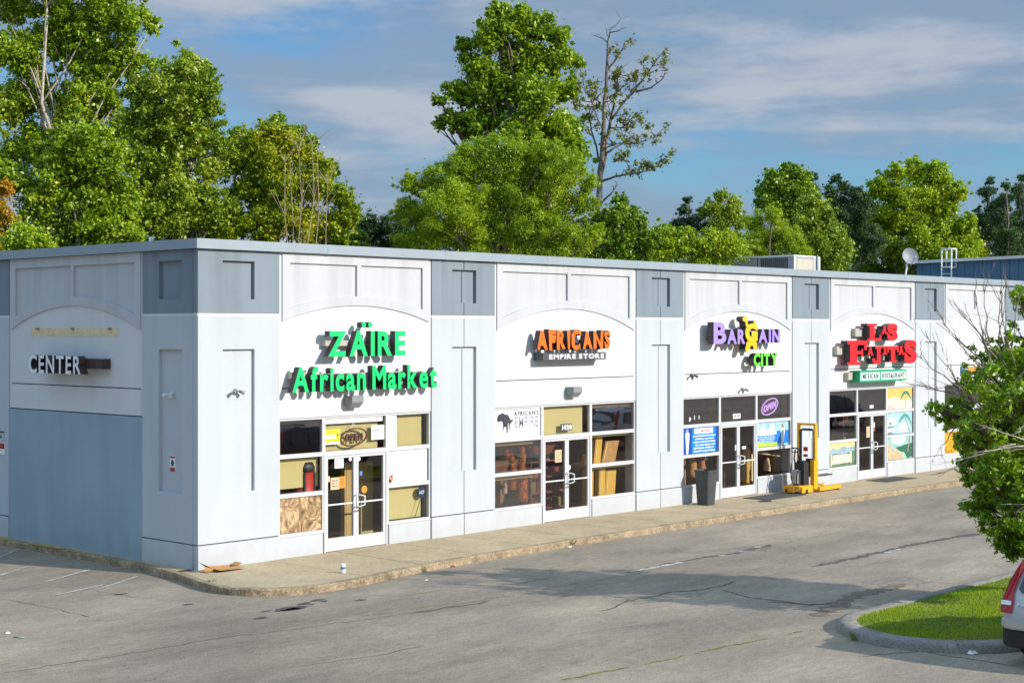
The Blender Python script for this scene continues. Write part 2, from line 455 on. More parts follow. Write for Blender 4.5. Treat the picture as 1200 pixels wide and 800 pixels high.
# coping along the roof edge, joint covers every few metres
cp = MB()
cp.box(-0.09, LEN + .09, -0.09, 0.34, 6.745, 6.95); cp.box(-0.09, 0.34, 0.342, DEP + .05, 6.745, 6.95)
cp.box(0.342, LEN + .09, DEP - .34, DEP + .05, 6.745, 6.95); cp.box(LEN - .34, LEN + .09, 0.342, DEP - .342, 6.745, 6.95)
cpo = cp.build('coping', ['coping'], BLD)
x = 3.4
while x < LEN:
    cj = MB(); cj.box(x, x + 0.09, -0.094, 0.3, 6.74, 6.953); cj.build('joint_cover', ['coping'], cpo); x += 3.66
for y in (4.2, 7.9, 11.5):
    cj = MB(); cj.box(-0.094, 0.3, y, y + .09, 6.74, 6.953); cj.build('joint_cover', ['coping'], cpo)

# end wall (left of the corner), in the shade
pilaster(side, 0.172, 1.99, False, BLD, ru=(0.39, 1.22))
pilaster(side, 7.53, 9.6, False, BLD, ru=(0.62, 1.45))
arch_panel(side, 1.99, 7.53, BLD, lower=3.235)
m = MB(side)
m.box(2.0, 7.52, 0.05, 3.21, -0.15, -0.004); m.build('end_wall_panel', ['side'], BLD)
m = MB(side); m.box(9.62, DEP, 0.05, 6.74, -0.15, 0.0); m.build('end_wall_panel', ['wall'], BLD)

# ---------------------------------------------------------------- shop fronts
def window(u0, u1, v0, v1, parent, glass='glass', blind=None, inset=0.045, label=None, sill=False):
    f = MB(front); a0, a1, b0, b1 = u0 + inset, u1 - inset, v0 + inset, v1 - inset
    f.box(u0, a0, v0, v1, -0.13, -0.045); f.box(a1, u1, v0, v1, -0.13, -0.045)
    f.box(a0, a1, b1, v1, -0.13, -0.045); f.box(a0, a1, v0, b0, -0.13, -0.045)
    if sill: f.box(u0, u1, v0 - .018, v0 - 0.001, -0.13, -0.015)
    o = f.build('window', ['alu'], parent)
    if label: o['label'] = label
    g = MB(front); g.sheet([(a0, b0), (a1, b0), (a1, b1), (a0, b1)], -0.09); g.build('pane', [glass], o)
    if blind:
        mat, ba, bb, bc, bd = blind                       # fractions of the pane that the blind covers
        m = MB(front); m.box(a0 + (a1 - a0) * ba, a0 + (a1 - a0) * bb, b0 + (b1 - b0) * bc, b0 + (b1 - b0) * bd, -0.24, -0.20)
        m.build('blind', [mat], o)
    return o

def door_leaf(u0, u1, v0, v1, hinge_left, parent, glass='doorglass'):
    f = MB(front); s = 0.07
    f.box(u0, u0 + s, v0, v1, -0.12, -0.05); f.box(u1 - s, u1, v0, v1, -0.12, -0.05)
    f.box(u0 + s, u1 - s, v0, 0.45, -0.12, -0.05); f.box(u0 + s, u1 - s, v1 - 0.055, v1, -0.12, -0.05)
    o = f.build('door', ['alu'], parent)
    g = MB(front); g.sheet([(u0 + s, 0.45), (u1 - s, 0.45), (u1 - s, v1 - .055), (u0 + s, v1 - .055)], -0.088); g.build('pane', [glass], o)
    b = MB(front); b.box(u0 + s, u1 - s, 1.175, 1.205, -0.084, -0.055); b.build('push_bar', ['trimw'], o)
    h = MB(front); uh = (u1 - 0.035) if hinge_left else (u0 + 0.035)
    h.tube([(uh, 1.10, -0.05), (uh, 1.10, 0.03), (uh + (-.02 if hinge_left else .14), 1.13, 0.045), (uh + (-.02 if hinge_left else .14), 1.33, 0.045), (uh, 1.36, 0.03), (uh, 1.36, -0.05)], 0.016, 6)
    h.build('handle', ['trimw'], o)
    lk = MB(front); lk.tube([(uh, 1.0, -0.055), (uh, 1.0, -0.035)], 0.028, 8); lk.build('lock', ['steel'], o)
    return o

ROWS = [(0.62, 1.485), (1.485, 2.335), (2.335, 3.155)]
def shopfront(bay, cols, spec):
    u0, u1 = bay; c1, c2 = cols
    # jamb, head and base
    m = MB(front); m.box(u0 + .002, u1 - .002, 3.157, 3.182, -0.15, -0.02); m.build('storefront_head', ['alu'], BLD)
    for (a, b, side_) in ((u0 + .002, c1 - .03, 'l'), (c2 + .03, u1 - .002, 'r')):
        m = MB(front); m.box(a + .012, b - .012, FB - .05, 0.598, -0.16, -0.03)
        m.build('base_panel', ['wall'], BLD)
    for k, (a, b) in enumerate(((u0, c1), (c2, u1))):
        for r, (v0, v1) in enumerate(ROWS):
            g, bl = spec.get((k, r), ('glass', None))
            window(a + (.002 if k == 0 else 0), b - (.002 if k else 0), v0, v1, BLD, g, bl, sill=(r == 0))
    g, bl = spec.get('t', ('glass', None))
    window(c1, c2, ROWS[2][0], ROWS[2][1], BLD, g, bl)
    df = MB(front); df.box(c1, c1 + .045, FB, 2.333, -0.14, -0.03); df.box(c2 - .045, c2, FB, 2.333, -0.14, -0.03)
    df.box(c1 + .045, c2 - .045, 2.275, 2.333, -0.14, -0.03)
    df.build('door_frame', ['alu'], BLD)
    cm = (c1 + c2) / 2
    door_leaf(c1 + .05, cm - .004, FB + .015, 2.27, True, BLD); door_leaf(cm + .004, c2 - .05, FB + .015, 2.27, False, BLD)
    # the room behind
    m = MB()
    m.box(u0 - .6, u1 + .6, 0.42, 3.2, 0.02, FB - .002); m.build('shop_floor', ['shopfloor'], BLD)
    m = MB(); m.box(u0 - .6, u1 + .6, 3.2, 3.3, FB, 3.6); m.box(u0 - .7, u0 - .6, 0.42, 3.3, FB, 3.6); m.box(u1 + .6, u1 + .7, 0.42, 3.3, FB, 3.6)
    m.box(u0 - .7, u1 + .7, 0.42, 3.3, 3.605, 3.7); m.build('shop_room', ['room'], BLD)

K, CR = 'khaki', 'cream'
shopfront(BAYS[0], (3.40, 5.30), {(0, 2): ('darkglass', None), (0, 1): ('glass', (K, 0, 1, .12, 1)), (0, 0): ('glass', None), 't': ('glass', (K, 0, .93, 0, 1)),
          (1, 2): ('glass', (K, .25, .92, 0, 1)), (1, 1): ('glass', None), (1, 0): ('glass', (K, 0, .9, .02, 1))})
shopfront(BAYS[1], (10.66, 12.58), {(0, 2): ('glass', None), (0, 1): ('darkglass', (CR, 0, .92, .86, 1.0)), (0, 0): ('darkglass', (CR, 0, .92, .86, 1.0)), 't': ('glass', (K, 0, .93, 0, 1)),
          (1, 2): ('darkglass', (CR, 0, 1, .86, 1)), (1, 1): ('glass', (CR, 0, 1, .9, 1)), (1, 0): ('glass', (CR, 0, 1, .92, 1))})
shopfront(BAYS[2], (18.43, 20.32), {(0, 2): ('darkglass', None), (0, 0): ('glass', None), 't': ('darkglass', None), (1, 2): ('darkglass', None), (1, 0): ('glass', None)})
shopfront(BAYS[3], (26.15, 28.06), {(0, 2): ('darkglass', None), (0, 1): ('darkglass', None), 't': ('darkglass', None)})
shopfront(BAYS[4], (33.45, 35.35), {(0, 2): ('darkglass', None), (0, 0): ('darkglass', None), 't': ('darkglass', None), (1, 2): ('darkglass', None), (1, 0): ('darkglass', None)})

# ================================================================ wall signs
W = 0.055     # the letters' backs stand this far off the sign field
# green market sign
s = thing('wall_sign', 'bright green raised letters reading ZAÏRE African Market over a glazed shop door', 'sign', (4.3, -0.03, 4.4))
GM = ['lgreen', 'letter_side']
m = MB(front); m.box(2.35, 2.75, 4.02, 4.16, -0.03, .13); m.box(2.75, 6.2, 4.0, 4.12, -0.03, .13); m.box(3.3, 5.3, 4.72, 4.84, -.03, .13); m.build('raceway', ['beigebox'], s)
sign_letters(s, front, 'ZAIRE', 3.23, 5.55, 4.49, 5.05, 0.13, 0.30, GM, 0.035, gap=0.13)
for uu in (4.27, 4.47):
    m = MB(front); m.prism([(uu + .065 * math.cos(t * math.pi / 5), 5.19 + .065 * math.sin(t * math.pi / 5)) for t in range(10)], 0.13, 0.30, 0, 1); 
    b_ = MB(front); m.build('letter_dot', GM, s)
sign_letters(s, front, 'African Market', 2.23, 6.56, 3.73, 4.27, 0.13, 0.30, GM, 0.03, gap=0.085, space=0.24)

# orange store sign
s = thing('wall_sign', 'jagged orange AFRICANS letters above a charcoal strip reading EMPIRE STORE', 'sign', (11.5, -0.03, 4.8))
m = MB(front); m.box(10.3, 12.8, 4.70, 4.82, -.03, .13); m.build('raceway', ['charcoal'], s)
def jag(i, ch, v):
    r = random.Random(i * 5 + 3); a = r.uniform(-.07, .07); out = []
    us = [p[0] for p in v]; uc = (min(us) + max(us)) / 2; hi = r.uniform(.0, .06)
    for p in v:
        q = random.Random(int(p[0] * 300) * 31 + int(p[1] * 300)); 
        vv = p[1] + (hi if p[1] > 4.8 else -hi * .6) + q.uniform(-.018, .018)
        w = 1.12 if p[1] > 4.85 else 0.95
        out.append((uc + (p[0] - uc) * w + a * (p[1] - 4.8) + q.uniform(-.018, .018), vv, p[2]))
    return out
sign_letters(s, front, 'AFRICANS', 10.06, 12.97, 4.60, 5.02, 0.13, 0.30, ['lorange', 'letter_side'], 0.05, tweak=jag, gap=0.12)
m = MB(front); m.box(10.30, 12.78, 4.30, 4.49, -.03, 0.30); bx = m.build('sign_box', ['charcoal'], s)
m = MB(front); flat_text(m, 'EMPIRE STORE', 10.52, 12.70, 4.335, 4.455, 0.301, 0, 0.04, th=.006, gap=.13, space=.3); m.build('lettering', ['lwhite'], bx)

# purple bargain sign
s = thing('wall_sign', 'purple BARGAIN letters with a yellow figure shaped G and lime CITY below', 'sign', (19.2, -0.03, 4.7))
m = MB(front); m.box(17.75, 20.8, 4.78, 4.90, -.03, .14); m.box(19.8, 20.75, 4.13, 4.22, -.03, .14); m.build('raceway', ['charcoal'], s)
PM = ['lpurple', 'letter_side']
sign_letters(s, front, 'B', 17.55, 18.17, 4.67, 5.30, .14, .36, PM, .04)
sign_letters(s, front, 'AR', 18.22, 19.13, 4.67, 5.09, .14, .36, PM, .04, gap=.08)
sign_letters(s, front, 'AIN', 19.82, 20.97, 4.69, 5.10, .14, .36, PM, .04, gap=.13)
YM = ['lyellow', 'letter_side']
m = MB(front)
v, f = None, None
for ch, v, f in text_layout('G', 19.12, 19.76, 4.72, 5.26, .07): letter_into(m, v, f, .14, .365)
def disc(mb, u, v, r, d0, d1, k=12, ru=1.0): mb.prism([(u + r * ru * math.cos(2 * math.pi * t / k), v + r * math.sin(2 * math.pi * t / k)) for t in range(k)], d0, d1, 0, 1)
m.prism([(18.98, 5.42), (19.06, 5.47), (19.20, 5.47), (19.21, 5.35), (19.27, 5.22), (19.15, 5.16), (19.13, 5.30), (18.99, 5.34)], .14, .37, 0, 1)
disc(m, 19.62, 5.28, .07, .14, .362)
m.prism([(19.22, 4.74), (19.66, 4.74), (19.74, 4.70), (19.74, 4.52), (19.58, 4.50), (19.52, 4.62), (19.40, 4.60), (19.36, 4.48), (19.20, 4.44), (19.13, 4.50)], .14, .358, 0, 1)
m.build('letter', YM, s)
sign_letters(s, front, 'CITY', 19.60, 20.88, 4.00, 4.38, .14, .34, ['llime', 'letter_side'], .045, gap=.10)

# red slab serif restaurant sign
s = thing('wall_sign', 'red slab serif letters reading LAS FAJITAS in two rows', 'sign', (27.2, -0.03, 4.6))
m = MB(front); m.box(25.75, 28.0, 4.86, 5.12, -.03, .12); m.box(24.62, 29.2, 4.28, 4.55, -.03, .12); m.build('raceway', ['beigebox'], s)
RM = ['lred', 'letter_side']
def slab(ch, u0, u1, v0, v1, d0=.12, d1=.37):
    mb = MB(front); w, h = u1 - u0, v1 - v0; t = h * .15; e = h * .12
    def bx(a, b, c, d, k=0): mb.prism([(u0 + a * w, v0 + c * h), (u0 + b * w, v0 + c * h), (u0 + b * w, v0 + d * h), (u0 + a * w, v0 + d * h)], d0, d1 - k * .002, 0, 1)
    if ch == 'L':
        bx(.16, .52, .0, 1); bx(.0, .16, .86, 1, 1); bx(.52, .68, .86, 1, 1); bx(0, .16, 0, .14, 1); bx(.52, 1, 0, .16, 1); bx(.86, 1, .16, .34, 2)
    elif ch == 'F':
        bx(.14, .5, 0, 1); bx(0, .14, .86, 1, 1); bx(0, .14, 0, .13, 1); bx(.5, .66, 0, .13, 1); bx(.5, 1, .82, 1, 1); bx(.87, 1, .62, .82, 2); bx(.5, .78, .44, .58, 1); bx(.72, .80, .36, .66, 2)
    elif ch == 'I':
        bx(.25, .75, 0, 1); bx(0, .25, .82, 1, 1); bx(.75, 1, .82, 1, 1); bx(0, .25, 0, .18, 1); bx(.75, 1, 0, .18, 1)
    elif ch == 'T':
        bx(.32, .68, 0, .8); bx(0, 1, .8, 1, 1); bx(0, .14, .62, .8, 2); bx(.86, 1, .62, .8, 2); bx(.18, .32, 0, .12, 1); bx(.68, .82, 0, .12, 1)
    elif ch == 'J':
        bx(.46, .84, .22, 1); bx(.30, .46, .86, 1, 1); bx(.84, 1, .86, 1, 1)
        mb.prism([(u0 + .84 * w, v0 + .22 * h), (u0 + .84 * w, v0 + .12 * h), (u0 + .66 * w, v0), (u0 + .26 * w, v0), (u0 + .02 * w, v0 + .12 * h), (u0, v0 + .34 * h), (u0 + .26 * w, v0 + .34 * h), (u0 + .32 * w, v0 + .2 * h), (u0 + .46 * w, v0 + .22 * h)], d0, d1 - .003, 0, 1)
    else:
        for c_, v, f in text_layout(ch, u0, u1, v0, v1, .07): letter_into(mb, v, f, d0, d1)
        if ch == 'A':
            bx(-.10, .28, 0, .12, 1); bx(.72, 1.10, 0, .12, 1); bx(.2, .8, .9, 1, 1)
    mb.build('letter', RM, s)
slab('L', 26.08, 26.98, 4.72, 5.28); slab('A', 27.0, 27.36, 4.93, 5.20); slab('S', 27.36, 28.06, 4.72, 5.28)
slab('F', 24.84, 26.05, 3.94, 4.73); slab('A', 26.10, 26.44, 4.24, 4.53); slab('J', 26.40, 27.02, 3.95, 4.53); slab('I', 27.06, 27.36, 4.26, 4.53)
slab('T', 27.36, 28.12, 4.00, 4.53); slab('A', 28.12, 28.46, 4.24, 4.53); slab('S', 28.50, 29.36, 3.95, 4.73)

s = thing('light_box_sign', 'slim green framed box reading MEXICAN RESTAURANT under the red letters', 'sign', (27.1, -0.03, 3.57))
m = MB(front); m.box(25.60, 28.66, 3.38, 3.75, 0.02, 0.36); bx = m.build('sign_box', ['greenbox'], s)
for a_, b_ in ((25.66, 26.88), (26.95, 28.60)):
    m = MB(front); m.box(a_, b_, 3.44, 3.69, 0.361, 0.366); m.build('sign_face', ['signface'], bx)
for w_, a_, b_ in (('MEXICAN', 25.78, 26.78), ('RESTAURANT', 27.04, 28.52)):
    m = MB(front); flat_text(m, w_, a_, b_, 3.485, 3.65, .367, 0, .03, th=.004, gap=.16); m.build('lettering', ['ink'], bx)
m = MB(front); m.box(25.28, 25.56, 3.46, 3.70, -.026, .14); m.build('junction_box', ['beigebox'], s)

# bright pane picture and sign of the last bay, half behind the tree
s = thing('wall_sign', 'orange and blue sign half hidden behind the leafy tree at the far shop', 'sign', (34.5, -0.03, 3.75))
m = MB(front); m.box(33.6, 35.0, 3.50, 3.74, -.026, .12); m.build('sign_box', [M('faded orange sign', (.60, .28, .06), .5, .1)], s)
m = MB(front); m.box(33.3, 33.58, 3.48, 3.78, -.026, .11); m.box(35.02, 35.3, 3.48, 3.78, -.026, .11); m.build('sign_end', [M('sky blue sign', (.12, .35, .75), .4, .05)], s)
o = one('window_poster', MB(front).box(32.12, 33.38, .67, 1.44, -.084, -.078), [M('orange yellow food print', (0.62, 0.30, 0.01), .5, .75, 7, var2=.4, scale2=30)],
        'orange and yellow printed picture filling the low window behind the leafy tree', 'poster', (32.8, .08, 1.05))

# CENTER on the shaded end wall: u runs along -Y so that it reads from outside
sideR = lambda u, v, d: (-d, -u, v)
s = thing('wall_sign', 'white CENTER letters with dark returns on the shaded end wall', 'sign', (-.03, 4.8, 4.3))
m = MB(sideR); m.box(-5.5, -3.24, 4.22, 4.44, -.026, .20); m.build('raceway', ['brownbox'], s)
sign_letters(s, sideR, 'CENTER', -5.92, -3.76, 4.10, 4.50, .20, .40, ['lwhite', 'brownbox'], .02, gap=.16)
o = one('sign_scar', MB(side).box(2.96, 6.56, 4.93, 5.125, -.03, -.026), ['scar'], 'long tan strip left bare where a sign was removed above CENTER', 'sign scar', (.03, 4.76, 5.03))
for y in (3.25, 4.75, 6.25):
    m = MB(sideR); m.box(-y - .05, -y + .05, 5.09, 5.11, -.025, .03)
    b = MB(sideR).box(-y - .05, -y + .05, 5.09, 5.115, -.0255, .02)
    q = b.build('bolt', ['charcoal'], o)

# ---------------------------------------------------------------- small things on the walls
def wall_light(u, v, label):
    t = thing('wall_light', label, 'wall light', (u, 0.026, v), 'wall lights above the shop doors')
    m = MB(front); m.prism([(u - .19, v - .10), (u + .19, v - .10), (u + .19, v + .10), (u - .19, v + .10)], -.026, .10); m.build('housing', ['fixture'], t)
    m = MB(front)
    m.add([(u - .19, v - .10, .102), (u + .19, v - .10, .102), (u + .19, v + .10, .102), (u - .19, v + .10, .102), (u - .17, v - .04, .24), (u + .17, v - .04, .24), (u + .17, v + .10, .24), (u - .17, v + .10, .24), (u - .15, v - .17, .12), (u + .15, v - .17, .12)],
          [(0, 1, 2, 3), (4, 5, 6, 7), (3, 2, 6, 7), (0, 3, 7, 4), (1, 2, 6, 5), (0, 8, 9, 1), (4, 5, 9, 8), (0, 4, 8), (1, 5, 9)])
    m.build('hood', ['fixture'], t)
wall_light(4.15, 3.50, 'grey wall light right under the green African Market letters')
wall_light(11.72, 3.50, 'grey wall light under the orange AFRICANS sign')

def spot(T, u, v, base_d, ang, label, name='flood_light', mat='fixture', two=True):
    t = thing(name, label, 'flood light' if 'light' in name else 'camera', T(u, v, base_d))
    k = .62
    m = MB(T); m.prism([(u + .045 * math.cos(2 * math.pi * q / 10), v + .045 * math.sin(2 * math.pi * q / 10)) for q in range(10)], base_d, base_d + .04); m.build('base', [mat], t)
    for sgn in ((-1, 1) if two else (ang,)):
        m = MB(T); m.tube([(u, v, base_d + .04), (u + sgn * .06 * k, v - .01, base_d + .10 * k), (u + sgn * .10 * k, v - .02 * k, base_d + .13 * k)], .013, 6)
        m.tube([(u + sgn * .09 * k, v - .01, base_d + .11 * k), (u + sgn * .15 * k, v - .04 * k, base_d + .17 * k), (u + sgn * .22 * k, v - .08 * k, base_d + .24 * k)], [.024, .036, .046], 10)
        m.build('lamp_head', [mat], t)
spot(front, .99, 3.80, -.075, 1, 'twin headed flood light on the white corner pilaster')
spot(side, 1.0, 3.74, -.075, 1, 'twin headed flood light on the shaded blue grey pilaster', mat='trimw')
spot(front, 19.5, 3.33, -.026, 1, 'dark twin flood light over the BARGAIN CITY door')
spot(front, 16.98, 3.79, -.026, 1, 'small security camera at the edge of the BARGAIN panel', 'security_camera', 'charcoal')

def small_sign(Y, z, w, h, label, red=True):
    t = thing('warning_sign', label, 'sign', (0, Y, z))
    d = -.075 if Y < 2 else 0.0
    m = MB(side); m.box(Y - w / 2, Y + w / 2, z - h / 2, z + h / 2, d, d + .012); m.build('plate', ['paper'], t)
    m = MB(side); m.box(Y - w / 2 + .01, Y + w / 2 - .01, z - h / 2 + .01, z - h * .22, d + .013, d + .016); m.box(Y - w / 2 + .01, Y + w / 2 - .01, z + h * .36, z + h / 2 - .01, d + .013, d + .016); m.build('red_band', ['red'], t)
    m = MB(side); m.prism([(Y + .05 * math.cos(q * math.pi / 6), z + .02 + .07 * math.sin(q * math.pi / 6)) for q in range(12)], d + .013, d + .017); m.build('emblem', ['ink'], t)
small_sign(.98, 2.27, .19, .34, 'small red and white notice low on the shaded corner pilaster')
t = thing('parking_sign', 'pale round topped sign above a red and white plate on the end wall', 'sign', (0, 7.86, 2.5))
m = MB(side); m.prism([(7.86 + .17 * math.cos(q * math.pi / 10), 2.66 + .23 * math.sin(q * math.pi / 10)) for q in range(20)], 0.0, .012); m.build('plate', [M('weathered pale sign', (.5, .55, .56), .5)], t)
m = MB(side); m.box(7.72, 8.02, 2.62, 2.66, .013, .016); m.prism([(7.87, 2.58), (7.93, 2.5), (7.81, 2.5)], .013, .016); m.build('emblem', ['ink'], t)
m = MB(side); m.box(7.70, 8.06, 2.10, 2.38, 0.0, .012); m.build('plate', ['paper'], t)
m = MB(side); m.box(7.71, 8.05, 2.24, 2.37, .013, .016); m.build('red_band', ['red'], t)
# ================================================================ posters and goods in the windows
def poster(name, label, u0, u1, v0, v1, mat, d=-.080, cat='poster', mesh=None, group=None):
    t = thing(name, label, cat, ((u0 + u1) / 2, -d, (v0 + v1) / 2), group)
    m = MB(front); m.box(u0, u1, v0, v1, d - .006, d); m.build('sheet', [mat], t)
    return t
def art(t, name, mat, polys, d=-.0785):
    m = MB(front)
    for p in polys: m.prism(p, d - .0008, d)
    return m.build(name, [mat], t)
def rect(a, b, c, d): return [(a, c), (b, c), (b, d), (a, d)]
def dashes(u0, u1, v0, v1, rows, seed, h=.5):
    r = random.Random(seed); out = []
    for i in range(rows):
        v = v1 - (v1 - v0) * (i + .5) / rows; u = u0 + r.uniform(0, .12) * (u1 - u0); e = u1 - r.uniform(0, .12) * (u1 - u0); hh = (v1 - v0) / rows * h / 2
        while u < e:
            w = min(e - u, r.uniform(.02, .14)); j = r.uniform(-.2, .2) * hh
            out.append([(u, v - hh + j), (u + w, v - hh * r.uniform(.6, 1) + j), (u + w, v + hh * r.uniform(.5, 1) + j), (u, v + hh * r.uniform(.6, 1.1) + j)]); u += w + r.uniform(.015, .035)
    return out
def oval(uc, vc, a, b, k=24, t0=0, t1=2 * math.pi): return [(uc + a * math.cos(t0 + (t1 - t0) * i / k), vc + b * math.sin(t0 + (t1 - t0) * i / k)) for i in range(k)]
def ring(mb, uc, vc, a, b, w, d0, d1, k=28, tilt=0.0):
    for i in range(k):
        t0, t1 = 2 * math.pi * i / k, 2 * math.pi * (i + 1) / k
        def P(t, s): 
            x, y = (a + s) * math.cos(t), (b + s) * math.sin(t); return (uc + x, vc + y + tilt * x)
        mb.prism([P(t0, 0), P(t1, 0), P(t1, w), P(t0, w)], d0, d1)

# --- green market
poster('window_poster', 'tan and cream dried grass print filling the lowest left market window', 2.17, 3.35, .67, 1.43, fibre_mat('dried grass print', (.10, .06, .03), (.34, .20, .09), (.66, .50, .30), 2.6, 3.5))
t = poster('window_poster', 'yellow and white notice in the left of the market transom', 3.47, 3.90, 2.53, 2.86, 'yellowp')
art(t, 'print', 'paper', [rect(3.47, 3.78, 2.66, 2.74), rect(3.47, 3.90, 2.53, 2.58)]); art(t, 'print', 'ink', [oval(3.83, 2.73, .03, .03, 10)])
t = poster('window_poster', 'white card reading Clark in the right of the market transom', 4.84, 5.235, 2.57, 2.90, 'paper')
m = MB(front); flat_text(m, 'Clark', 4.87, 5.10, 2.765, 2.83, -.0795, th=.001, bold=.015); m.build('lettering', ['ink'], t)
t = thing('open_sign', 'unlit dark brown OPEN sign with an oval rim in the market transom', 'open sign', (4.3, .085, 2.62))
BR = M('brown unlit sign tube', (.10, .035, .03), .4, .1)
m = MB(front); ring(m, 4.30, 2.66, .37, .175, .03, -.087, -.060, tilt=.10); m.build('rim', [BR], t)
m = MB(front); flat_text(m, 'OPEN', 4.04, 4.56, 2.575, 2.745, -.087, bold=.035, th=.03, gap=.12); m.build('lettering', [BR], t)
m = MB(front); m.tube([(4.2, 2.85, -.07), (4.28, 2.98, -.07), (4.38, 2.86, -.07)], .006, 5); m.build('hanging_cord', ['paper'], t)
poster('white_board', 'narrow white board at the left of the upper right market window', 5.345, 5.62, 2.38, 3.11, 'paper', cat='panel')
t = poster('white_board', 'plain white board filling the middle right market window', 5.345, 6.60, 1.53, 2.29, M('off white board', (.74, .73, .70), .6, .03), cat='panel')
art(t, 'print', M('flower print', (.5, .22, .14), .6, .5, 30), [oval(5.44, 1.64, .07, .09, 9), oval(5.40, 1.58, .05, .05, 8), oval(5.48, 1.72, .03, .04, 8)])
t = thing('round_sign', 'round dark blue sign on a thin stick in the lower right market window', 'sign', (6.4, .1, 1.2))
m = MB(front); m.prism(oval(6.42, 1.26, .135, .135, 20), -.085, -.075); m.build('disc', [M('dark blue disc', (.02, .03, .07), .4)], t)
m = MB(front); flat_text(m, 'ACF', 6.34, 6.50, 1.22, 1.30, -.0745, th=.001); m.build('lettering', ['paper'], t)
m = MB(front); m.tube([(6.40, 1.13, -.08), (6.20, .68, -.08)], .008, 5); m.build('stick', ['ink'], t)
t = thing('waste_drum', 'red and black drum behind the middle left market window', 'drum', (3.15, .5, .15))
m = MB(); m.tube([(3.1, .42, .25), (3.1, .42, 1.95)], [.26, .27], 16); m.build('body', ['red'], t)
m = MB(); m.tube([(3.1, .42, 1.95), (3.1, .42, 2.05), (3.1, .42, 2.16), (3.1, .42, 2.2)], [.285, .285, .25, .12], 16); m.build('lid', ['black'], t)
m = MB()
for q in range(6):
    a = q * math.pi / 3; m.box(3.1 + .28 * math.cos(a) - .02, 3.1 + .28 * math.cos(a) + .02, .42 + .28 * math.sin(a) - .02, .42 + .28 * math.sin(a) + .02, .3, 1.94)
m.build('rib', ['black'], t)
for (u0, u1, v0, v1, mt, lab, kind) in (
    (3.74, 4.00, 1.99, 2.22, 'paper', 'white notice at the top of the left market door', 'notice'),
    (3.62, 3.88, 1.52, 1.79, 'tan', 'tan flyer in the middle of the left market door', 'flyer'),
    (3.89, 4.06, 1.54, 1.80, 'orange', 'orange flyer beside the tan one on the left market door', 'flyer'),
    (3.48, 3.60, 1.70, 1.83, 'tan', 'small tan sticker at the hinge side of the left market door', 'sticker'),
    (4.48, 4.56, 1.78, 1.88, M('blue sticker', (.12, .2, .55), .5), 'small blue sticker on the right market door', 'sticker')):
    t = poster('door_notice', lab, u0, u1, v0, v1, mt, d=-.076, cat=kind)
    if kind != 'sticker':
        art(t, 'print', 'red' if mt == 'paper' else 'ink', dashes(u0 + .03, u1 - .03, v0 + .05, v1 - .04, 3, int(u0 * 100), .35), d=-.0745)
t = thing('door_sticker', 'round orange sticker near the handle of the right market door', 'sticker', (4.62, .076, 1.45))
m = MB(front); m.prism(oval(4.62, 1.46, .085, .085, 16), -.080, -.074); m.build('disc', ['orange'], t)
for u, v, lab in ((4.2, 2.17, 'small white round sticker at the top corner of the left market door'), (4.46, 2.16, 'small white round sticker at the top corner of the right market door')):
    one('door_sticker', MB(front).prism(oval(u, v, .045, .045, 12), -.080, -.075), ['paper'], lab, 'sticker', (u, .078, v))

poster('white_board', 'long narrow white board across the top of the market transom', 3.45, 5.18, 2.99, 3.105, 'paper', cat='board')
# --- empire store
t = poster('window_sign', 'white window sign with a dark map of Africa beside AFRICAN\'S EMPIRE', 8.90, 10.60, 2.385, 3.11, 'paper', cat='sign')
AF = [(.10, .55), (.13, .72), (.20, .82), (.33, .86), (.45, .90), (.50, .84), (.60, .80), (.70, .80), (.78, .66), (.86, .53), (.98, .57), (.97, .50), (.88, .40), (.80, .30), (.79, .05), (.74, .05), (.73, .38), (.70, .40), (.69, -.08), (.62, -.08), (.60, .22), (.48, .20), (.47, .02), (.43, .02), (.43, .34), (.40, .46), (.34, .50), (.18, .46)]
art(t, 'africa_map', M('slate map print', (.035, .04, .05), .6, .25, 8), [[(8.93 + .68 * x, 2.55 + .52 * y) for x, y in AF]])
m = MB(front); flat_text(m, "AFRICAN'S", 9.62, 10.55, 2.92, 3.03, -.0795, th=.001, bold=.035, gap=.09); m.build('lettering', ['ink'], t)
m = MB(front); flat_text(m, 'EMPIRE', 9.66, 10.54, 2.62, 2.90, -.0795, th=.001, bold=.02, gap=.12); flat_text(m, 'Fashion', 10.10, 10.50, 2.50, 2.57, -.0795, th=.001, gap=.06); m.build('lettering', ['greyink'], t)
t = thing('number_plate', 'white number 1420 on a small black plate above the empire store doors', 'number sign', (11.6, .08, 2.5))
m = MB(front); m.box(11.40, 11.86, 2.46, 2.64, -.086, -.080); m.build('plate', ['ink'], t)
m = MB(front); flat_text(m, '1420', 11.46, 11.84, 2.485, 2.615, -.0795, th=.003, bold=.05, gap=.10); m.build('lettering', ['paper'], t)
def garment(u, Y, z0, z1, mat, label, w=.16):
    t = thing('hanging_garment', label, 'garment', (u, Y, z1))
    m = MB(); r = random.Random(int(u * 100)); n = 9; pts = []
    for i in range(n + 1):
        f = i / n; pts.append((u + r.uniform(-.02, .02), Y + r.uniform(-.02, .02), z1 + (z0 - z1) * f))
    m.tube(pts, [w * (.5 + .6 * i / n + r.uniform(-.12, .12)) for i in range(n + 1)], 9); m.build('cloth', [mat], t)
    m = MB(); m.tube([(u, Y, z1), (u, Y, z1 + .12)], .01, 5); m.build('hanger', ['steel'], t)
OC = fibre_mat('orange patterned cloth', (.10, .02, .01), (.60, .14, .015), (.75, .38, .04), 7, 1.5)
garment(10.28, .42, .72, 2.14, OC, 'long orange patterned garment hanging in the empire store window')
garment(9.98, .50, 1.02, 1.95, OC, 'shorter orange garment half behind the long one in the empire store window', .12)
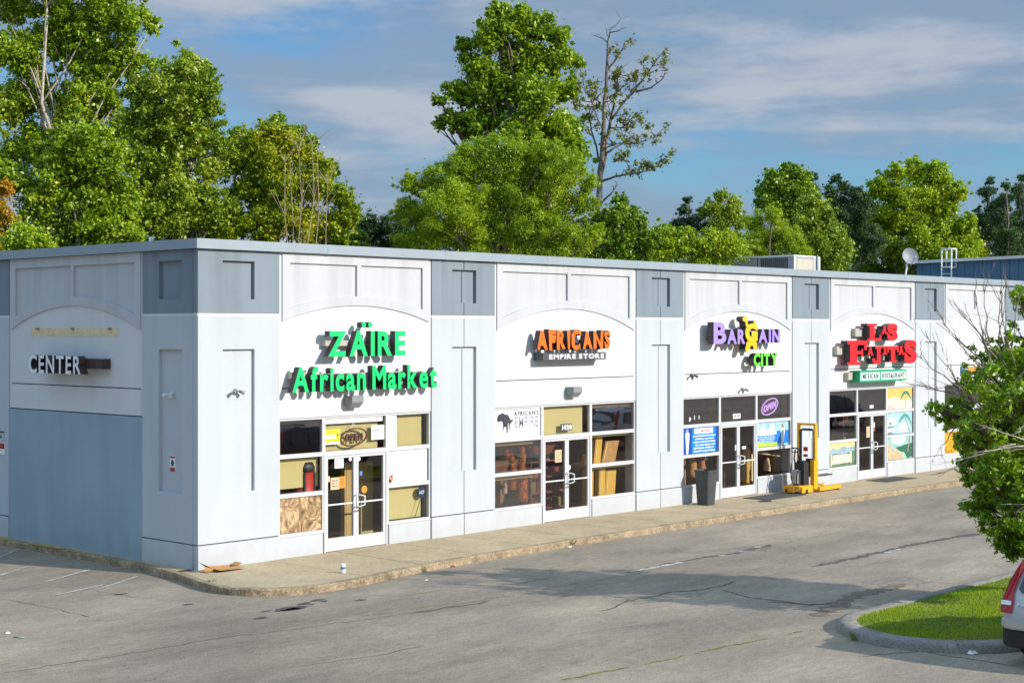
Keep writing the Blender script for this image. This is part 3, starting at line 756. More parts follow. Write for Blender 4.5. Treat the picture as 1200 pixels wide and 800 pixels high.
garment(9.28, .5, .75, 1.3, M('brown cloth', (.14, .07, .04), .8, .4, 8), 'brown garment low in the empire store window', .1)
garment(9.70, .45, .95, 1.32, 'paper', 'white top in the lower empire store window', .07)
garment(9.78, .5, 1.85, 2.12, 'red', 'small red garment in the middle empire store window', .09)
garment(9.05, .5, .72, .95, 'red', 'small red cloth at the foot of the empire store window', .1)
def leaning(u0, u1, Y, z0, z1, lean, mat, label, th=.14, name='leaning_board', cat='board'):
    t = thing(name, label, cat, ((u0 + u1) / 2, Y, z0))
    m = MB(front); m.prism([(u0, z0), (u1, z0), (u1 + lean, z1), (u0 + lean, z1)], -Y - th, -Y); m.build('board', [mat], t)
    m = MB(front); m.prism([(u0 + .05, z0 + .05), (u0 + .09, z0 + .05), (u0 + .09 + lean * .9, z1 - .05), (u0 + .05 + lean * .9, z1 - .05)], -Y + .002, -Y + .01); m.build('edge_band', [M('pale wood edge', (.62, .48, .2), .6)], t)
one('display_shelf', MB().box(12.68, 14.40, .30, .85, 1.44, 1.50), ['cardboard'], 'brown shelf behind the right hand empire store windows', 'shelf', (13.5, .5, 1.45))
leaning(13.05, 13.33, .34, 1.502, 2.25, .10, 'woodbox', 'tall yellow wood board standing in the middle right empire store window')
leaning(13.48, 14.05, .42, 1.502, 2.06, .18, 'cardboard', 'wide brown carton leaning in the middle right empire store window', .3, 'leaning_carton', 'carton')
leaning(12.70, 12.9, .34, 1.502, 1.75, .02, 'woodbox', 'short yellow board at the left of the middle right empire store window')
leaning(12.72, 13.02, .34, .16, 1.36, .03, 'woodbox', 'yellow board at the left of the lowest right empire store window')
leaning(13.24, 13.50, .34, .16, 1.34, .05, 'woodbox', 'narrow yellow board in the middle of the lowest right empire store window')
leaning(13.56, 13.98, .40, .16, 1.28, .10, 'woodbox', 'broad yellow board at the right of the lowest right empire store window', .25)
t = poster('door_notice', 'tan notice on the left empire store door', 11.18, 11.44, 1.66, 1.98, 'tan', d=-.076, cat='notice'); art(t, 'print', 'ink', dashes(11.2, 11.42, 1.7, 1.95, 4, 3, .25), d=-.0745)
one('door_sticker', MB(front).prism(oval(11.74, 1.50, .06, .07, 12), -.080, -.075), [M('pale violet sticker', (.6, .58, .8), .5)], 'pale violet sticker above the handle of the right empire store door', 'sticker', (11.74, .078, 1.5))

# --- bargain shop
BL = M('bright blue print', (.006, .20, .72), .4, .25, 3)
t = poster('window_poster', 'blue poster with a pale standing figure and white lines left of the BARGAIN door', 16.68, 18.36, 1.545, 2.28, BL)
art(t, 'print', M('deep blue print', (.005, .06, .34), .4, .15), [rect(16.68, 16.80, 1.545, 2.28), rect(16.96, 17.10, 1.545, 2.28), rect(18.27, 18.36, 1.545, 2.28)])
art(t, 'figure_print', 'paper', [[(16.85, 1.545), (16.92, 1.545), (16.97, 1.9), (16.99, 2.1), (16.95, 2.16), (16.82, 2.16), (16.78, 2.1), (16.81, 1.9)]], d=-.0775)
art(t, 'figure_head', M('skin tone print', (.55, .35, .24), .5, .1), [oval(16.885, 2.19, .045, .055, 12)], d=-.077)
art(t, 'header_print', 'paper', [rect(17.22, 18.12, 2.10, 2.255)], d=-.0775)
art(t, 'header_writing', M('red print', (.6, .04, .06), .5), dashes(17.5, 18.0, 2.13, 2.23, 1, 8, .6), d=-.0765)
art(t, 'writing_lines', 'paper', dashes(17.14, 18.26, 1.56, 2.08, 6, 4, .5), d=-.0775)
t = poster('window_poster', 'blue and pale green poster with a man in white right of the BARGAIN door', 20.37, 22.10, 1.545, 2.285, M('sky print', (.35, .55, .72), .4, .3, 3))
art(t, 'print', BL, [rect(20.37, 21.45, 1.66, 1.93), rect(21.45, 22.10, 1.6, 2.0)]); art(t, 'print', M('lime print', (.45, .62, .06), .5, .4, 14), [[(20.37, 1.545), (21.5, 1.545), (21.45, 1.66), (20.37, 1.68)]], d=-.0775)
art(t, 'print', 'paper', [[(20.4, 1.95), (20.7, 2.2), (20.95, 2.0), (21.1, 2.12), (21.4, 1.98), (21.45, 1.9), (20.4, 1.9)], oval(21.2, 2.15, .14, .07, 14)], d=-.0775)
art(t, 'writing_lines', 'paper', dashes(20.42, 21.4, 1.68, 1.92, 4, 6, .5), d=-.077)
art(t, 'figure_print', 'paper', [[(21.72, 1.55), (21.82, 1.55), (21.87, 1.85), (21.90, 2.02), (21.78, 2.08), (21.66, 2.02), (21.69, 1.85)]], d=-.0768)
art(t, 'figure_head', M('brown skin print', (.3, .17, .1), .5, .1), [oval(21.775, 2.13, .05, .065, 12)], d=-.0765)
t = thing('open_sign', 'lit violet neon OPEN sign in a tilted oval above the blue poster', 'open sign', (21.2, .09, 2.74))
NE = emit_mat('violet neon tube', (.52, .36, .95), 1.3)
m = MB(front); m.box(20.85, 21.62, 2.50, 2.98, -.25, -.235); m.build('backing_board', [M('dark violet board', (.04, .02, .09), .5)], t)
m = MB(front); ring(m, 21.23, 2.74, .42, .21, .035, -.20, -.17, tilt=.22); m.build('rim', [NE], t)
m = MB(front); L_ = text_layout('OPEN', 20.90, 21.56, 2.64, 2.84, .03, gap=.12)
for ch, v, f in L_: letter_into(m, [(p[0] + .15 * (p[1] - 2.74), p[1] + .22 * (p[0] - 21.23), p[2]) for p in v], f, -.20, -.17, 0, 0)
m.build('lettering', [NE], t)
t = thing('number_plate', 'small white street number plate over the BARGAIN door', 'number sign', (19.3, .08, 2.5))
m = MB(front); m.box(19.14, 19.52, 2.455, 2.60, -.086, -.080); m.build('plate', ['paper'], t)
m = MB(front); flat_text(m, '1430', 19.18, 19.48, 2.485, 2.575, -.0795, th=.001, bold=.02, gap=.1); m.build('lettering', ['ink'], t)
t = thing('window_lettering', 'few white letters in the lower corner of the upper left BARGAIN window', 'lettering', (17.2, .08, 2.5))
m = MB(front); flat_text(m, 'p', 16.98, 17.07, 2.50, 2.62, -.086, th=.003, bold=.04); m.box(17.22, 17.25, 2.51, 2.63, -.086, -.083); m.box(17.44, 17.47, 2.52, 2.62, -.086, -.083); m.build('lettering', ['paper'], t)
garment(17.75, .55, .85, 1.40, 'cardboard', 'tan bundle behind the low BARGAIN window beside the bin', .17)
garment(18.10, .45, .95, 1.38, M('rust cloth', (.32, .13, .07), .8, .4, 8), 'rust coloured bundle in the low BARGAIN window next to the door', .13)
garment(16.9, .5, .72, 1.1, M('pink cloth', (.5, .2, .18), .8, .4, 8), 'pinkish bundle in the corner of the low BARGAIN window', .13)
leaning(20.60, 20.80, .6, .16, 1.5, .02, 'woodbox', 'dark yellow post standing inside the lower right BARGAIN window')
t = thing('wooden_pole', 'long pale wooden pole slanting inside the lower right BARGAIN window', 'pole', (21.2, .35, 1.3))
m = MB(front); m.tube([(20.42, 1.40, -.3), (21.95, 1.18, -.3)], .022, 6); m.build('pole', ['tan'], t)
garment(21.55, .5, .72, 1.15, 'tan', 'tan bundle at the foot of the lower right BARGAIN window', .13)
one('wooden_stick', MB(front).box(20.07, 20.12, .56, 1.36, -.076, -.05), ['tan'], 'pale wooden stick standing against the right BARGAIN door', 'stick', (20.1, .05, .56))
for u0, u1, v0, v1, lab in ((19.60, 19.80, 1.54, 1.62, 'small white label on the right BARGAIN door'), (19.24, 19.31, 1.52, 1.68, 'narrow white label at the edge of the left BARGAIN door')):
    poster('door_notice', lab, u0, u1, v0, v1, 'paper', d=-.076, cat='label')

# --- restaurant murals
t = poster('window_mural', 'painted landscape with blue hills and a blank parchment scroll in the restaurant window', 24.42, 26.05, .68, 1.43, M('sunset sky print', (.78, .60, .26), .5, .12, 2), cat='mural')
art(t, 'hills_print', M('blue hill print', (.30, .40, .46), .5, .3, 9), [[(24.42, 1.0), (24.42, 1.18), (24.7, 1.28), (25.0, 1.22), (25.35, 1.33), (25.7, 1.26), (26.05, 1.30), (26.05, 1.0)]])
art(t, 'field_print', M('green field print', (.10, .20, .11), .5, .6, 9), [[(24.42, .68), (24.42, 1.05), (24.8, 1.10), (25.4, 1.06), (26.05, 1.16), (26.05, .68)]], d=-.0775)
art(t, 'scroll_print', M('parchment print', (.72, .60, .47), .5, .1, 6), [[(24.66, .76), (25.74, .78), (25.78, 1.05), (24.68, 1.06)], rect(24.56, 24.64, .70, 1.08), rect(25.76, 25.85, .76, 1.12)], d=-.077)
def palm(t, uc, v0, v1, lean, size, seed, mat, trunk, d):
    r = random.Random(seed); polys = []
    for k in range(11):
        a = math.pi * (k / 10) + r.uniform(-.1, .1); L = size * r.uniform(.75, 1.1); n = 6; up = []; dn = []
        for i in range(n + 1):
            f = i / n; x = uc + lean + math.cos(a) * L * f; y = v1 + math.sin(a) * L * .6 * f - L * .85 * f * f; w = .05 * size * 1.6 * math.sin(math.pi * min(1, f * .9 + .1))
            up.append((x, y + w)); dn.append((x, y - w))
        polys.append(up + dn[::-1])
    m = MB(front)
    for i, p in enumerate(polys): m.prism(p, d - .0006 + i * .0001, d + i * .0001)
    m.build('palm_print', [mat], t)
    m = MB(front); m.prism([(uc - .03, v0), (uc + .03, v0), (uc + lean * .6 + .025, (v0 + v1) / 2), (uc + lean + .015, v1), (uc + lean - .015, v1), (uc + lean * .6 - .02, (v0 + v1) / 2)], d - .0012, d - .0007); m.build('palm_print', [trunk], t)
PG, PT = M('palm green print', (.04, .22, .12), .5, .4, 12), M('palm trunk print', (.30, .20, .16), .5, .2)
t = poster('window_mural', 'orange sunset and palm top painted on the upper right restaurant window', 28.11, 29.84, 2.39, 3.10, M('orange sunset print', (.78, .47, .13), .5, .14, 2), cat='mural')
art(t, 'sky_print', M('pale sunset print', (.82, .70, .50), .5, .12, 4), [[(28.11, 2.39), (28.11, 2.72), (28.6, 2.82), (29.2, 2.70), (29.84, 2.74), (29.84, 2.39)]])
art(t, 'sky_print', M('mauve rock print', (.55, .48, .42), .5, .4, 12), [[(28.11, 2.39), (28.11, 2.52), (28.3, 2.60), (28.6, 2.48), (28.75, 2.39)]], d=-.0775)
palm(t, 29.35, 2.40, 2.92, .05, .48, 2, PG, PT, -.0765)
t = poster('window_mural', 'turquoise lagoon with palms painted on the middle right restaurant window', 28.11, 29.84, 1.55, 2.29, M('turquoise print', (.36, .55, .58), .5, .15, 3), cat='mural')
art(t, 'waves_print', M('pale surf print', (.75, .82, .80), .5, .2, 8), [[(28.11, 1.85), (28.11, 2.0), (28.5, 2.12), (28.9, 2.1), (28.6, 1.98), (28.9, 1.9), (28.4, 1.84)], [(28.11, 1.62), (28.8, 1.68), (28.7, 1.75), (28.11, 1.74)], oval(29.2, 1.75, .35, .18, 16)])
art(t, 'rock_print', M('dark rock print', (.16, .20, .16), .5, .4, 12), [[(28.2, 1.9), (28.55, 1.86), (28.35, 1.97)], [(28.11, 1.75), (28.7, 1.78), (28.3, 1.83)], [(28.11, 1.55), (28.6, 1.57), (28.3, 1.63)]], d=-.0775)
palm(t, 29.70, 1.56, 2.14, -.35, .50, 5, M('teal palm print', (.05, .30, .24), .5, .4, 12), PT, -.0765)
t = poster('window_mural', 'tan stone ruin and tropical plants painted on the lowest right restaurant window', 28.11, 29.84, .68, 1.44, M('sea green print', (.30, .50, .47), .5, .35, 5), cat='mural')
art(t, 'bay_print', M('pale bay print', (.62, .76, .78), .5, .15, 6), [oval(28.9, 1.36, .5, .16, 18)])
art(t, 'ruin_print', M('tan ruin print', (.55, .40, .24), .5, .6, 14), [[(28.11, .68), (28.11, 1.2), (28.35, 1.22), (28.45, 1.0), (28.8, 1.05), (28.95, .9), (29.2, .88), (29.25, .68)]], d=-.0775)
art(t, 'plant_print', M('dark leaf print', (.03, .13, .07), .5, .6, 14), [[(28.7, 1.08), (29.3, 1.15), (29.84, 1.2), (29.84, .72), (29.5, .68), (29.3, .9), (29.0, .95)]], d=-.077)
art(t, 'trunk_print', PT, [[(29.5, .9), (29.58, .9), (29.72, 1.44), (29.66, 1.44)]], d=-.0762)
t = poster('door_notice', 'pale notice on the left restaurant door', 26.78, 27.0, 1.52, 1.88, 'tan', d=-.076, cat='notice'); art(t, 'print', 'ink', dashes(26.8, 26.98, 1.56, 1.85, 5, 9, .25), d=-.0745)
t = poster('door_notice', 'red and white notice on the right restaurant door', 27.20, 27.32, 1.72, 2.0, 'paper', d=-.076, cat='notice'); art(t, 'print', 'red', [rect(27.21, 27.31, 1.73, 1.84)], d=-.0745)
poster('door_notice', 'small white card in the restaurant transom above the doors', 27.0, 27.24, 2.48, 2.58, 'paper', d=-.08, cat='card')

# furniture just inside the doors
def shelf_unit(u0, u1, Y, h, col, label, seed):
    t = thing('shelf_unit', label, 'shelf unit', ((u0 + u1) / 2, Y, .15))
    cm = M('shelf wood ' + str(seed), col, .6, .25, 5); r = random.Random(seed)
    m = MB(); m.box(u0, u1, Y + .38, Y + .42, .152, h); m.box(u0, u0 + .04, Y, Y + .378, .152, h); m.box(u1 - .04, u1, Y, Y + .378, .152, h); m.build('carcass', [cm], t)
    z = .3
    while z < h:
        m = MB(); m.box(u0 + .042, u1 - .042, Y + .01, Y + .376, z, z + .03); m.build('shelf_board', [cm], t)
        x = u0 + .08
        while x < u1 - .2:
            w = r.uniform(.08, .2); hh = r.uniform(.12, .30); 
            if r.random() < .8:
                mat_ = r.choice(GOODS); q = MB(); q.box(x, x + w, Y + .06, Y + .28, z + .031, z + .031 + hh)
                one('packet', q, [mat_], r.choice(['small packet', 'boxed packet', 'upright packet']) + ' on the shelves seen through ' + label.split(' inside ')[1], 'packet', (x, Y, z), 'packets on the shelves behind the doors')
            x += w + r.uniform(.02, .08)
        z += .42
GOODS = [M('packet rust', (.30, .10, .05), .5, .2), M('packet cream', (.5, .42, .28), .5, .2), M('packet olive', (.20, .19, .07), .5, .2), M('packet maroon', (.22, .04, .04), .5, .2), M('packet grey', (.22, .22, .24), .5, .2)]
shelf_unit(11.55, 13.0, 1.25, 1.95, (.26, .10, .075), 'red brown shelf unit inside the empire store doors', 1)
shelf_unit(27.2, 28.6, 1.2, 2.0, (.28, .13, .09), 'brown shelf unit inside the restaurant doors', 2)
shelf_unit(19.4, 20.6, 1.4, 1.8, (.16, .12, .10), 'dark shelf unit inside the BARGAIN doors', 3)
leaning(4.62, 5.5, .75, .16, 2.0, .0, 'khaki', 'olive board standing inside the right market door')
# ================================================================ ground
def asphalt():
    m, nt, b = new_mat('weathered asphalt'); N = nt.nodes; L = nt.links
    geo = N.new('ShaderNodeNewGeometry')
    def noise(scale, st=(1, 1, 1), detail=6, rough=.6):
        mp = N.new('ShaderNodeMapping'); mp.inputs['Scale'].default_value = st
        L.new(geo.outputs['Position'], mp.inputs['Vector'])
        nz = N.new('ShaderNodeTexNoise'); nz.inputs['Scale'].default_value = scale; nz.inputs['Detail'].default_value = detail; nz.inputs['Roughness'].default_value = rough
        L.new(mp.outputs['Vector'], nz.inputs['Vector']); return nz.outputs['Fac']
    def rng(v, a, c, lo, hi):
        r = N.new('ShaderNodeMapRange'); r.inputs['From Min'].default_value = a; r.inputs['From Max'].default_value = c
        r.inputs['To Min'].default_value = lo; r.inputs['To Max'].default_value = hi; L.new(v, r.inputs['Value']); return r.outputs['Result']
    def mul(a, c):
        q = N.new('ShaderNodeMath'); q.operation = 'MULTIPLY'; L.new(a, q.inputs[0]); L.new(c, q.inputs[1]); return q.outputs[0]
    big = rng(noise(0.16, (0.6, 1.5, 1)), .32, .68, .62, 1.20)         # broad worn and patched areas, drawn out along the lane
    mid = rng(noise(1.1, (0.45, 1.3, 1)), .35, .65, .88, 1.08)
    stain = rng(noise(0.55, (0.6, 1.1, 1), 8, .72), .55, .72, 1.0, .66)  # oil and drip stains
    fine = rng(noise(34, detail=4, rough=.75), .3, .7, .50, 1.5)               # stones
    fine2 = rng(noise(7, (.6, 1.2, 1), 6, .7), .3, .7, .80, 1.20)
    # hairline cracks in a loose net
    wv = N.new('ShaderNodeTexNoise'); wv.inputs['Scale'].default_value = .9; wv.inputs['Detail'].default_value = 5; L.new(geo.outputs['Position'], wv.inputs['Vector'])
    wa = N.new('ShaderNodeMix'); wa.data_type = 'VECTOR'; wa.inputs[0].default_value = .35; L.new(geo.outputs['Position'], wa.inputs[4]); L.new(wv.outputs['Color'], wa.inputs[5])
    vo = N.new('ShaderNodeTexVoronoi'); vo.feature = 'DISTANCE_TO_EDGE'; vo.inputs['Scale'].default_value = .42; L.new(wa.outputs[1], vo.inputs['Vector'])
    crk = rng(vo.outputs['Distance'], .0, .009, .55, 1.0)
    gate = rng(noise(.22), .52, .60, 0, .8)
    cm = N.new('ShaderNodeMix'); cm.inputs[2].default_value = 1.0; L.new(gate, cm.inputs[0]); L.new(crk, cm.inputs[3])
    f = mul(mul(mul(mul(big, mid), stain), mul(fine, fine2)), cm.outputs[0])
    # the lane in front of the shops is newer and greyer than the bleached lot
    cr = N.new('ShaderNodeMix'); cr.data_type = 'RGBA'
    cr.inputs[6].default_value = (0.345, 0.272, 0.198, 1); cr.inputs[7].default_value = (0.290, 0.238, 0.181, 1)
    L.new(rng(noise(0.12), .4, .6, 0, 1), cr.inputs[0])
    vm = N.new('ShaderNodeVectorMath'); vm.operation = 'SCALE'; L.new(cr.outputs[2], vm.inputs[0]); L.new(f, vm.inputs['Scale'])
    L.new(vm.outputs['Vector'], b.inputs['Base Color'])
    b.inputs['Roughness'].default_value = .88; b.inputs['Specular IOR Level'].default_value = .25
    bp = N.new('ShaderNodeBump'); bp.inputs['Strength'].default_value = .35; bp.inputs['Distance'].default_value = .012
    L.new(noise(55, detail=4), bp.inputs['Height']); L.new(bp.outputs['Normal'], b.inputs['Normal'])
    return m
ASPH = asphalt()
me = bpy.data.meshes.new('parking_lot'); S_ = 420
me.from_pydata([(-S_, -S_, 0), (S_, -S_, 0), (S_, S_, 0), (-S_, S_, 0)], [], [(0, 1, 2, 3)])
me.materials.append(ASPH); o = bpy.data.objects.new('parking_lot', me); COL.objects.link(o); tag(o, kind='structure')
me = bpy.data.meshes.new('ground'); 
me.from_pydata([(-160, 15.5, .004), (220, 15.5, .004), (220, 300, .004), (-160, 300, .004)], [], [(0, 1, 2, 3)])
me.materials.append(M('rough grass and soil', (.06, .075, .03), .95, .5, .6)); o = bpy.data.objects.new('ground', me); COL.objects.link(o); tag(o, kind='structure')

# sidewalk with a rounded corner, its kerb worn and uneven
KERB = [(-.26, 14.0), (-.25, 8), (-.24, 4), (-.27, 2), (-.40, .7), (-.62, -.4), (-.86, -1.3), (-.92, -1.9), (-.78, -2.45), (-.42, -2.92), (.1, -3.18), (.8, -3.30), (1.6, -3.22), (2.6, -3.02), (3.8, -2.82), (5.2, -2.70), (7, -2.63), (10, -2.56), (14, -2.52), (20, -2.50), (28, -2.46), (36, -2.44), (46, -2.42)]
def densify(pts, step):
    out = []
    for a, b in zip(pts[:-1], pts[1:]):
        n = max(1, int(math.dist(a, b) / step))
        out += [(a[0] + (b[0] - a[0]) * i / n, a[1] + (b[1] - a[1]) * i / n) for i in range(n)]
    return out + [pts[-1]]
def smooth(pts, it=3):
    for _ in range(it):
        q = [pts[0]]
        for a, b in zip(pts[:-1], pts[1:]):
            q += [(a[0] * .75 + b[0] * .25, a[1] * .75 + b[1] * .25), (a[0] * .25 + b[0] * .75, a[1] * .25 + b[1] * .75)]
        pts = q + [pts[-1]]
    return pts
kline = densify(smooth(KERB, 2), .12)
jr = random.Random(5)
def offset(pts, d, jit=0.0):
    out = []; n = len(pts); ph = [jr.uniform(0, 6) for _ in range(4)]
    for i, p in enumerate(pts):
        a, b = pts[max(0, i - 1)], pts[min(n - 1, i + 1)]; t = Vector((b[0] - a[0], b[1] - a[1])); t = t.normalized() if t.length > 0 else Vector((1, 0))
        w = jit * (math.sin(i * .31 + ph[0]) * .5 + math.sin(i * .83 + ph[1]) * .3 + jr.uniform(-.6, .6))
        out.append((p[0] - t.y * (d + w), p[1] + t.x * (d + w)))
    return out
CONC = M('tan concrete', (.43, .335, .21), .85, .14, 1.2, .25, 50, .25, var2=.16, scale2=18)
KERBM = M('worn kerb concrete', (.31, .235, .145), .9, .40, 3.0, .5, 30, .2, var2=.35, scale2=22)
m = MB()
inner = offset(kline, .16); topo = offset(kline, 0.015, .012); foot = offset(kline, -.012, .014)
def zt(p): return .15
n = len(kline)
vs = [(p[0], p[1], .15) for p in inner] + [(p[0], p[1], .146) for p in topo] + [(p[0], p[1], .118 + jr.uniform(-.012, .006)) for p in offset(kline, -.004, .010)] + [(p[0], p[1], -.02) for p in foot]
fs = []
for r_ in range(3):
    for i in range(n - 1): fs.append((r_ * n + i, (r_ + 1) * n + i, (r_ + 1) * n + i + 1, r_ * n + i + 1))
m.add(vs, fs, 0, False)
structure('kerb', m, [KERBM], recalc=False)
# flat of the sidewalk, cut into slabs by control joints
m = MB()
walk_poly = [(p[0], p[1]) for p in inner if p[1] < 0.3 or p[0] > 0]
def y_at(x):
    best = None
    for a, b in zip(inner[:-1], inner[1:]):
        if a[1] < -1.0 and (a[0] - x) * (b[0] - x) <= 0 and abs(b[0] - a[0]) > 1e-6:
            y = a[1] + (b[1] - a[1]) * (x - a[0]) / (b[0] - a[0]); best = y if best is None else min(best, y)
    return best if best is not None else -2.4
me_pts = [p for p in inner]
left_strip = [p for p in inner if p[1] > .16]
m.add([(p[0], p[1], .15) for p in left_strip] + [(.05, p[1], .15) for p in left_strip], [(i, i + 1, len(left_strip) + i + 1, len(left_strip) + i) for i in range(len(left_strip) - 1)])
corner = [p for p in inner if p[1] <= .17 and p[0] < 1.85]
m.add([(p[0], p[1], .15) for p in corner] + [(1.85, y_at(1.85), .15), (1.85, .05, .15), (corner[0][0], .05, .15)], [tuple(range(len(corner) + 3))])
x = 1.862
while x < 45:
    x2 = min(x + 1.84, 45.5); st_ = [x + (x2 - x) * i / 6 for i in range(7)]
    m.add([(q, y_at(q), .15) for q in st_] + [(q, .42, .15) for q in st_], [(i, i + 1, 8 + i, 7 + i) for i in range(6)]); x = x2 + .022
structure('sidewalk', m, [CONC], recalc=False)
m = MB(); bl = [p for p in offset(kline, .10) if p[0] > -.2 and p[1] < -1 or p[1] < .3]; m.add([(p[0], p[1], .138) for p in bl] + [(max(p[0], .05), .45, .138) for p in bl], [(i, i + 1, len(bl) + i + 1, len(bl) + i) for i in range(len(bl) - 1)])
structure('sidewalk_bed', m, [M('joint dirt', (.07, .055, .04), .95)], recalc=False)

# island of lawn inside a broad kerb
def island_line(r, x0=3.3, yc=-13.98, half=1.75, x1=26.0):
    h = half - r; c = x0 + half; pts = [(x1, yc + h)]
    k = 26
    for i in range(k + 1):
        t = math.pi / 2 + math.pi * i / k
        pts.append((c + h * math.cos(t) * 1.0, yc + h * math.sin(t)))
    pts.append((x1, yc - h)); return pts
IL = densify(island_line(0), .2); IK = densify(island_line(0.30), .2)
ISK = M('grey kerb concrete', (.235, .215, .185), .9, .22, 4, .35, 40, .2, var2=.28, scale2=30)
def strip(mb, A, B, za, zb):
    n = min(len(A), len(B)); 
    a = [A[int(i * (len(A) - 1) / (n - 1))] for i in range(n)]; b = [B[int(i * (len(B) - 1) / (n - 1))] for i in range(n)]
    mb.add([(p[0], p[1], za) for p in a] + [(p[0], p[1], zb) for p in b], [(i, i + 1, n + i + 1, n + i) for i in range(n - 1)], 0, True)
m = MB(); k_ = 40
def isl(r, z):
    h = 1.75 - r; pts = [(26, -13.98 + h, z)] + [(14, -13.98 + h, z)] + [(9, -13.98 + h, z)]
    for i in range(k_ + 1):
        t = math.pi / 2 + math.pi * i / k_; pts.append((3.3 + 1.75 + h * math.cos(t), -13.98 + h * math.sin(t), z))
    return pts + [(9, -13.98 - h, z), (14, -13.98 - h, z), (26, -13.98 - h, z)]
rings = [isl(-.02, -.01), isl(0.0, .10), isl(.03, .135), isl(.10, .15), isl(.32, .155), isl(.335, .10)]
n = len(rings[0])
m.add([p for r_ in rings for p in r_], [(a * n + i, a * n + i + 1, (a + 1) * n + i + 1, (a + 1) * n + i) for a in range(5) for i in range(n - 1)], 0, True)
structure('island_kerb', m, [ISK], recalc=False)
m = MB(); ring_ = isl(.333, .13); m.add(ring_, [tuple(range(len(ring_)))])
structure('island_soil', m, [M('lawn soil', (.05, .065, .02), .95, .4, 4)], recalc=False)

# joints across the island kerb
m = MB()
for t in (2.35, 3.75, 4.3):
    a = (5.05 + 1.44 * math.cos(t), -13.98 + 1.44 * math.sin(t)); b = (5.05 + 1.765 * math.cos(t), -13.98 + 1.765 * math.sin(t)); q = Vector((-math.sin(t), math.cos(t))) * .012
    m.add([(a[0] - q.x, a[1] - q.y, .158), (a[0] + q.x, a[1] + q.y, .158), (b[0] + q.x, b[1] + q.y, .140), (b[0] - q.x, b[1] - q.y, .140)], [(0, 1, 2, 3)])
structure('kerb_joints', m, [M('kerb joint dirt', (.05, .045, .035), .95)], recalc=False)

# lawn: single blades
def grass_mesh():
    N = 85000; x = nrng.uniform(3.6, 19, N); y = nrng.uniform(-15.45, -12.5, N)
    c = 3.3 + 1.75; h = 1.42
    keep = (np.abs(y + 13.98) < h) & ((x > c) | ((x - c) ** 2 + (y + 13.98) ** 2 < h * h)); x, y = x[keep], y[keep]; N = len(x)
    a = nrng.uniform(0, 2 * np.pi, N); hh = nrng.uniform(.03, .065, N) * (0.8 + .4 * np.sin(x * 2.1) * np.cos(y * 2.7)); w = nrng.uniform(.004, .008, N); ln = nrng.uniform(0, .05, N)
    dx, dy = np.cos(a), np.sin(a); lx, ly = np.cos(a * 3 + 1), np.sin(a * 3 + 1); z0 = .13
    V = np.zeros((N, 3, 3)); V[:, 0] = np.stack([x - dx * w, y - dy * w, np.full(N, z0)], 1); V[:, 1] = np.stack([x + dx * w, y + dy * w, np.full(N, z0)], 1)
    V[:, 2] = np.stack([x + lx * ln, y + ly * ln, z0 + hh], 1)
    me = bpy.data.meshes.new('grass'); me.vertices.add(N * 3); me.vertices.foreach_set('co', V.ravel()); me.loops.add(N * 3); me.loops.foreach_set('vertex_index', np.arange(N * 3, dtype=np.int32))
    me.polygons.add(N); me.polygons.foreach_set('loop_start', np.arange(N, dtype=np.int32) * 3); me.polygons.foreach_set('loop_total', np.full(N, 3, dtype=np.int32)); me.update(); me.validate()
    me.materials.append(leaf_mat('lawn green', [(.16, .28, .008), (.30, .44, .012), (.42, .50, .02), (.52, .48, .12)], .45, .5))
    o = bpy.data.objects.new('grass', me); COL.objects.link(o); tag(o, 'bright green lawn on the kerbed island', 'grass', kind='stuff')
grass_mesh()

# cracks, patches and paint on the asphalt (thin sheets)
def ribbon(mb, pts, w0, w1, z, seed, jit=.05, step=.12):
    r = random.Random(seed); d = densify(pts, step); L_, R_ = [], []; off = 0; ws = w0
    for i, p in enumerate(d):
        a, b = d[max(0, i - 1)], d[min(len(d) - 1, i + 1)]; t = Vector((b[0] - a[0], b[1] - a[1])).normalized(); off = off * .8 + r.uniform(-jit, jit)
        ws = ws * .7 + r.uniform(w0, w1) * .3 if i else w0; w = ws * r.uniform(.35, 1.25) / 2 * (0.3 if i in (0, len(d) - 1) else 1)
        L_.append((p[0] - t.y * (off + w), p[1] + t.x * (off + w), z)); R_.append((p[0] - t.y * (off - w), p[1] + t.x * (off - w), z))
    n = len(d); mb.add(L_ + R_, [(i, i + 1, n + i + 1, n + i) for i in range(n - 1)])
def g(px, py): 
    p = ray_plane(px, py, 2, 0); return (p.x, p.y)
CRK = M('crack dirt', (.105, .083, .062), .95, .4, 12)
m = MB()
for i, (pts, a, b) in enumerate((
    ([(0, 789), (120, 771), (230, 752), (400, 729), (500, 715), (560, 705), (600, 697)], .012, .035),
    ([(480, 719), (520, 712), (575, 703)], .05, .12),
    ([(350, 781), (420, 770), (500, 757)], .01, .03),
    ([(700, 716), (740, 704), (790, 694), (840, 688), (865, 681)], .03, .10),
    ([(845, 690), (880, 700), (930, 706), (985, 708)], .03, .09),
    ([(900, 705), (950, 709), (1000, 700)], .04, .14),
    ([(735, 671), (800, 658), (850, 650), (905, 638)], .12, .22),
    ([(905, 638), (960, 628), (1010, 619)], .01, .025),
    ([(950, 663), (1010, 652), (1060, 640), (1105, 631), (1150, 625)], .12, .34),
    ([(0, 700), (60, 712), (110, 722)], .01, .03), ([(640, 690), (700, 680), (760, 668)], .01, .02),
    ([(560, 690), (600, 684), (650, 676)], .01, .03), ([(1000, 770), (1080, 762), (1140, 772), (1190, 780)], .02, .05),
    ([(100, 640 + 50), (160, 700), (240, 706)], .008, .02), ([(420, 655 + 40), (470, 699), (520, 690)], .008, .02))):
    ribbon(m, [g(*p) for p in pts], a, b, .004, i)
structure('asphalt_cracks', m, [CRK], recalc=False)
m = MB()
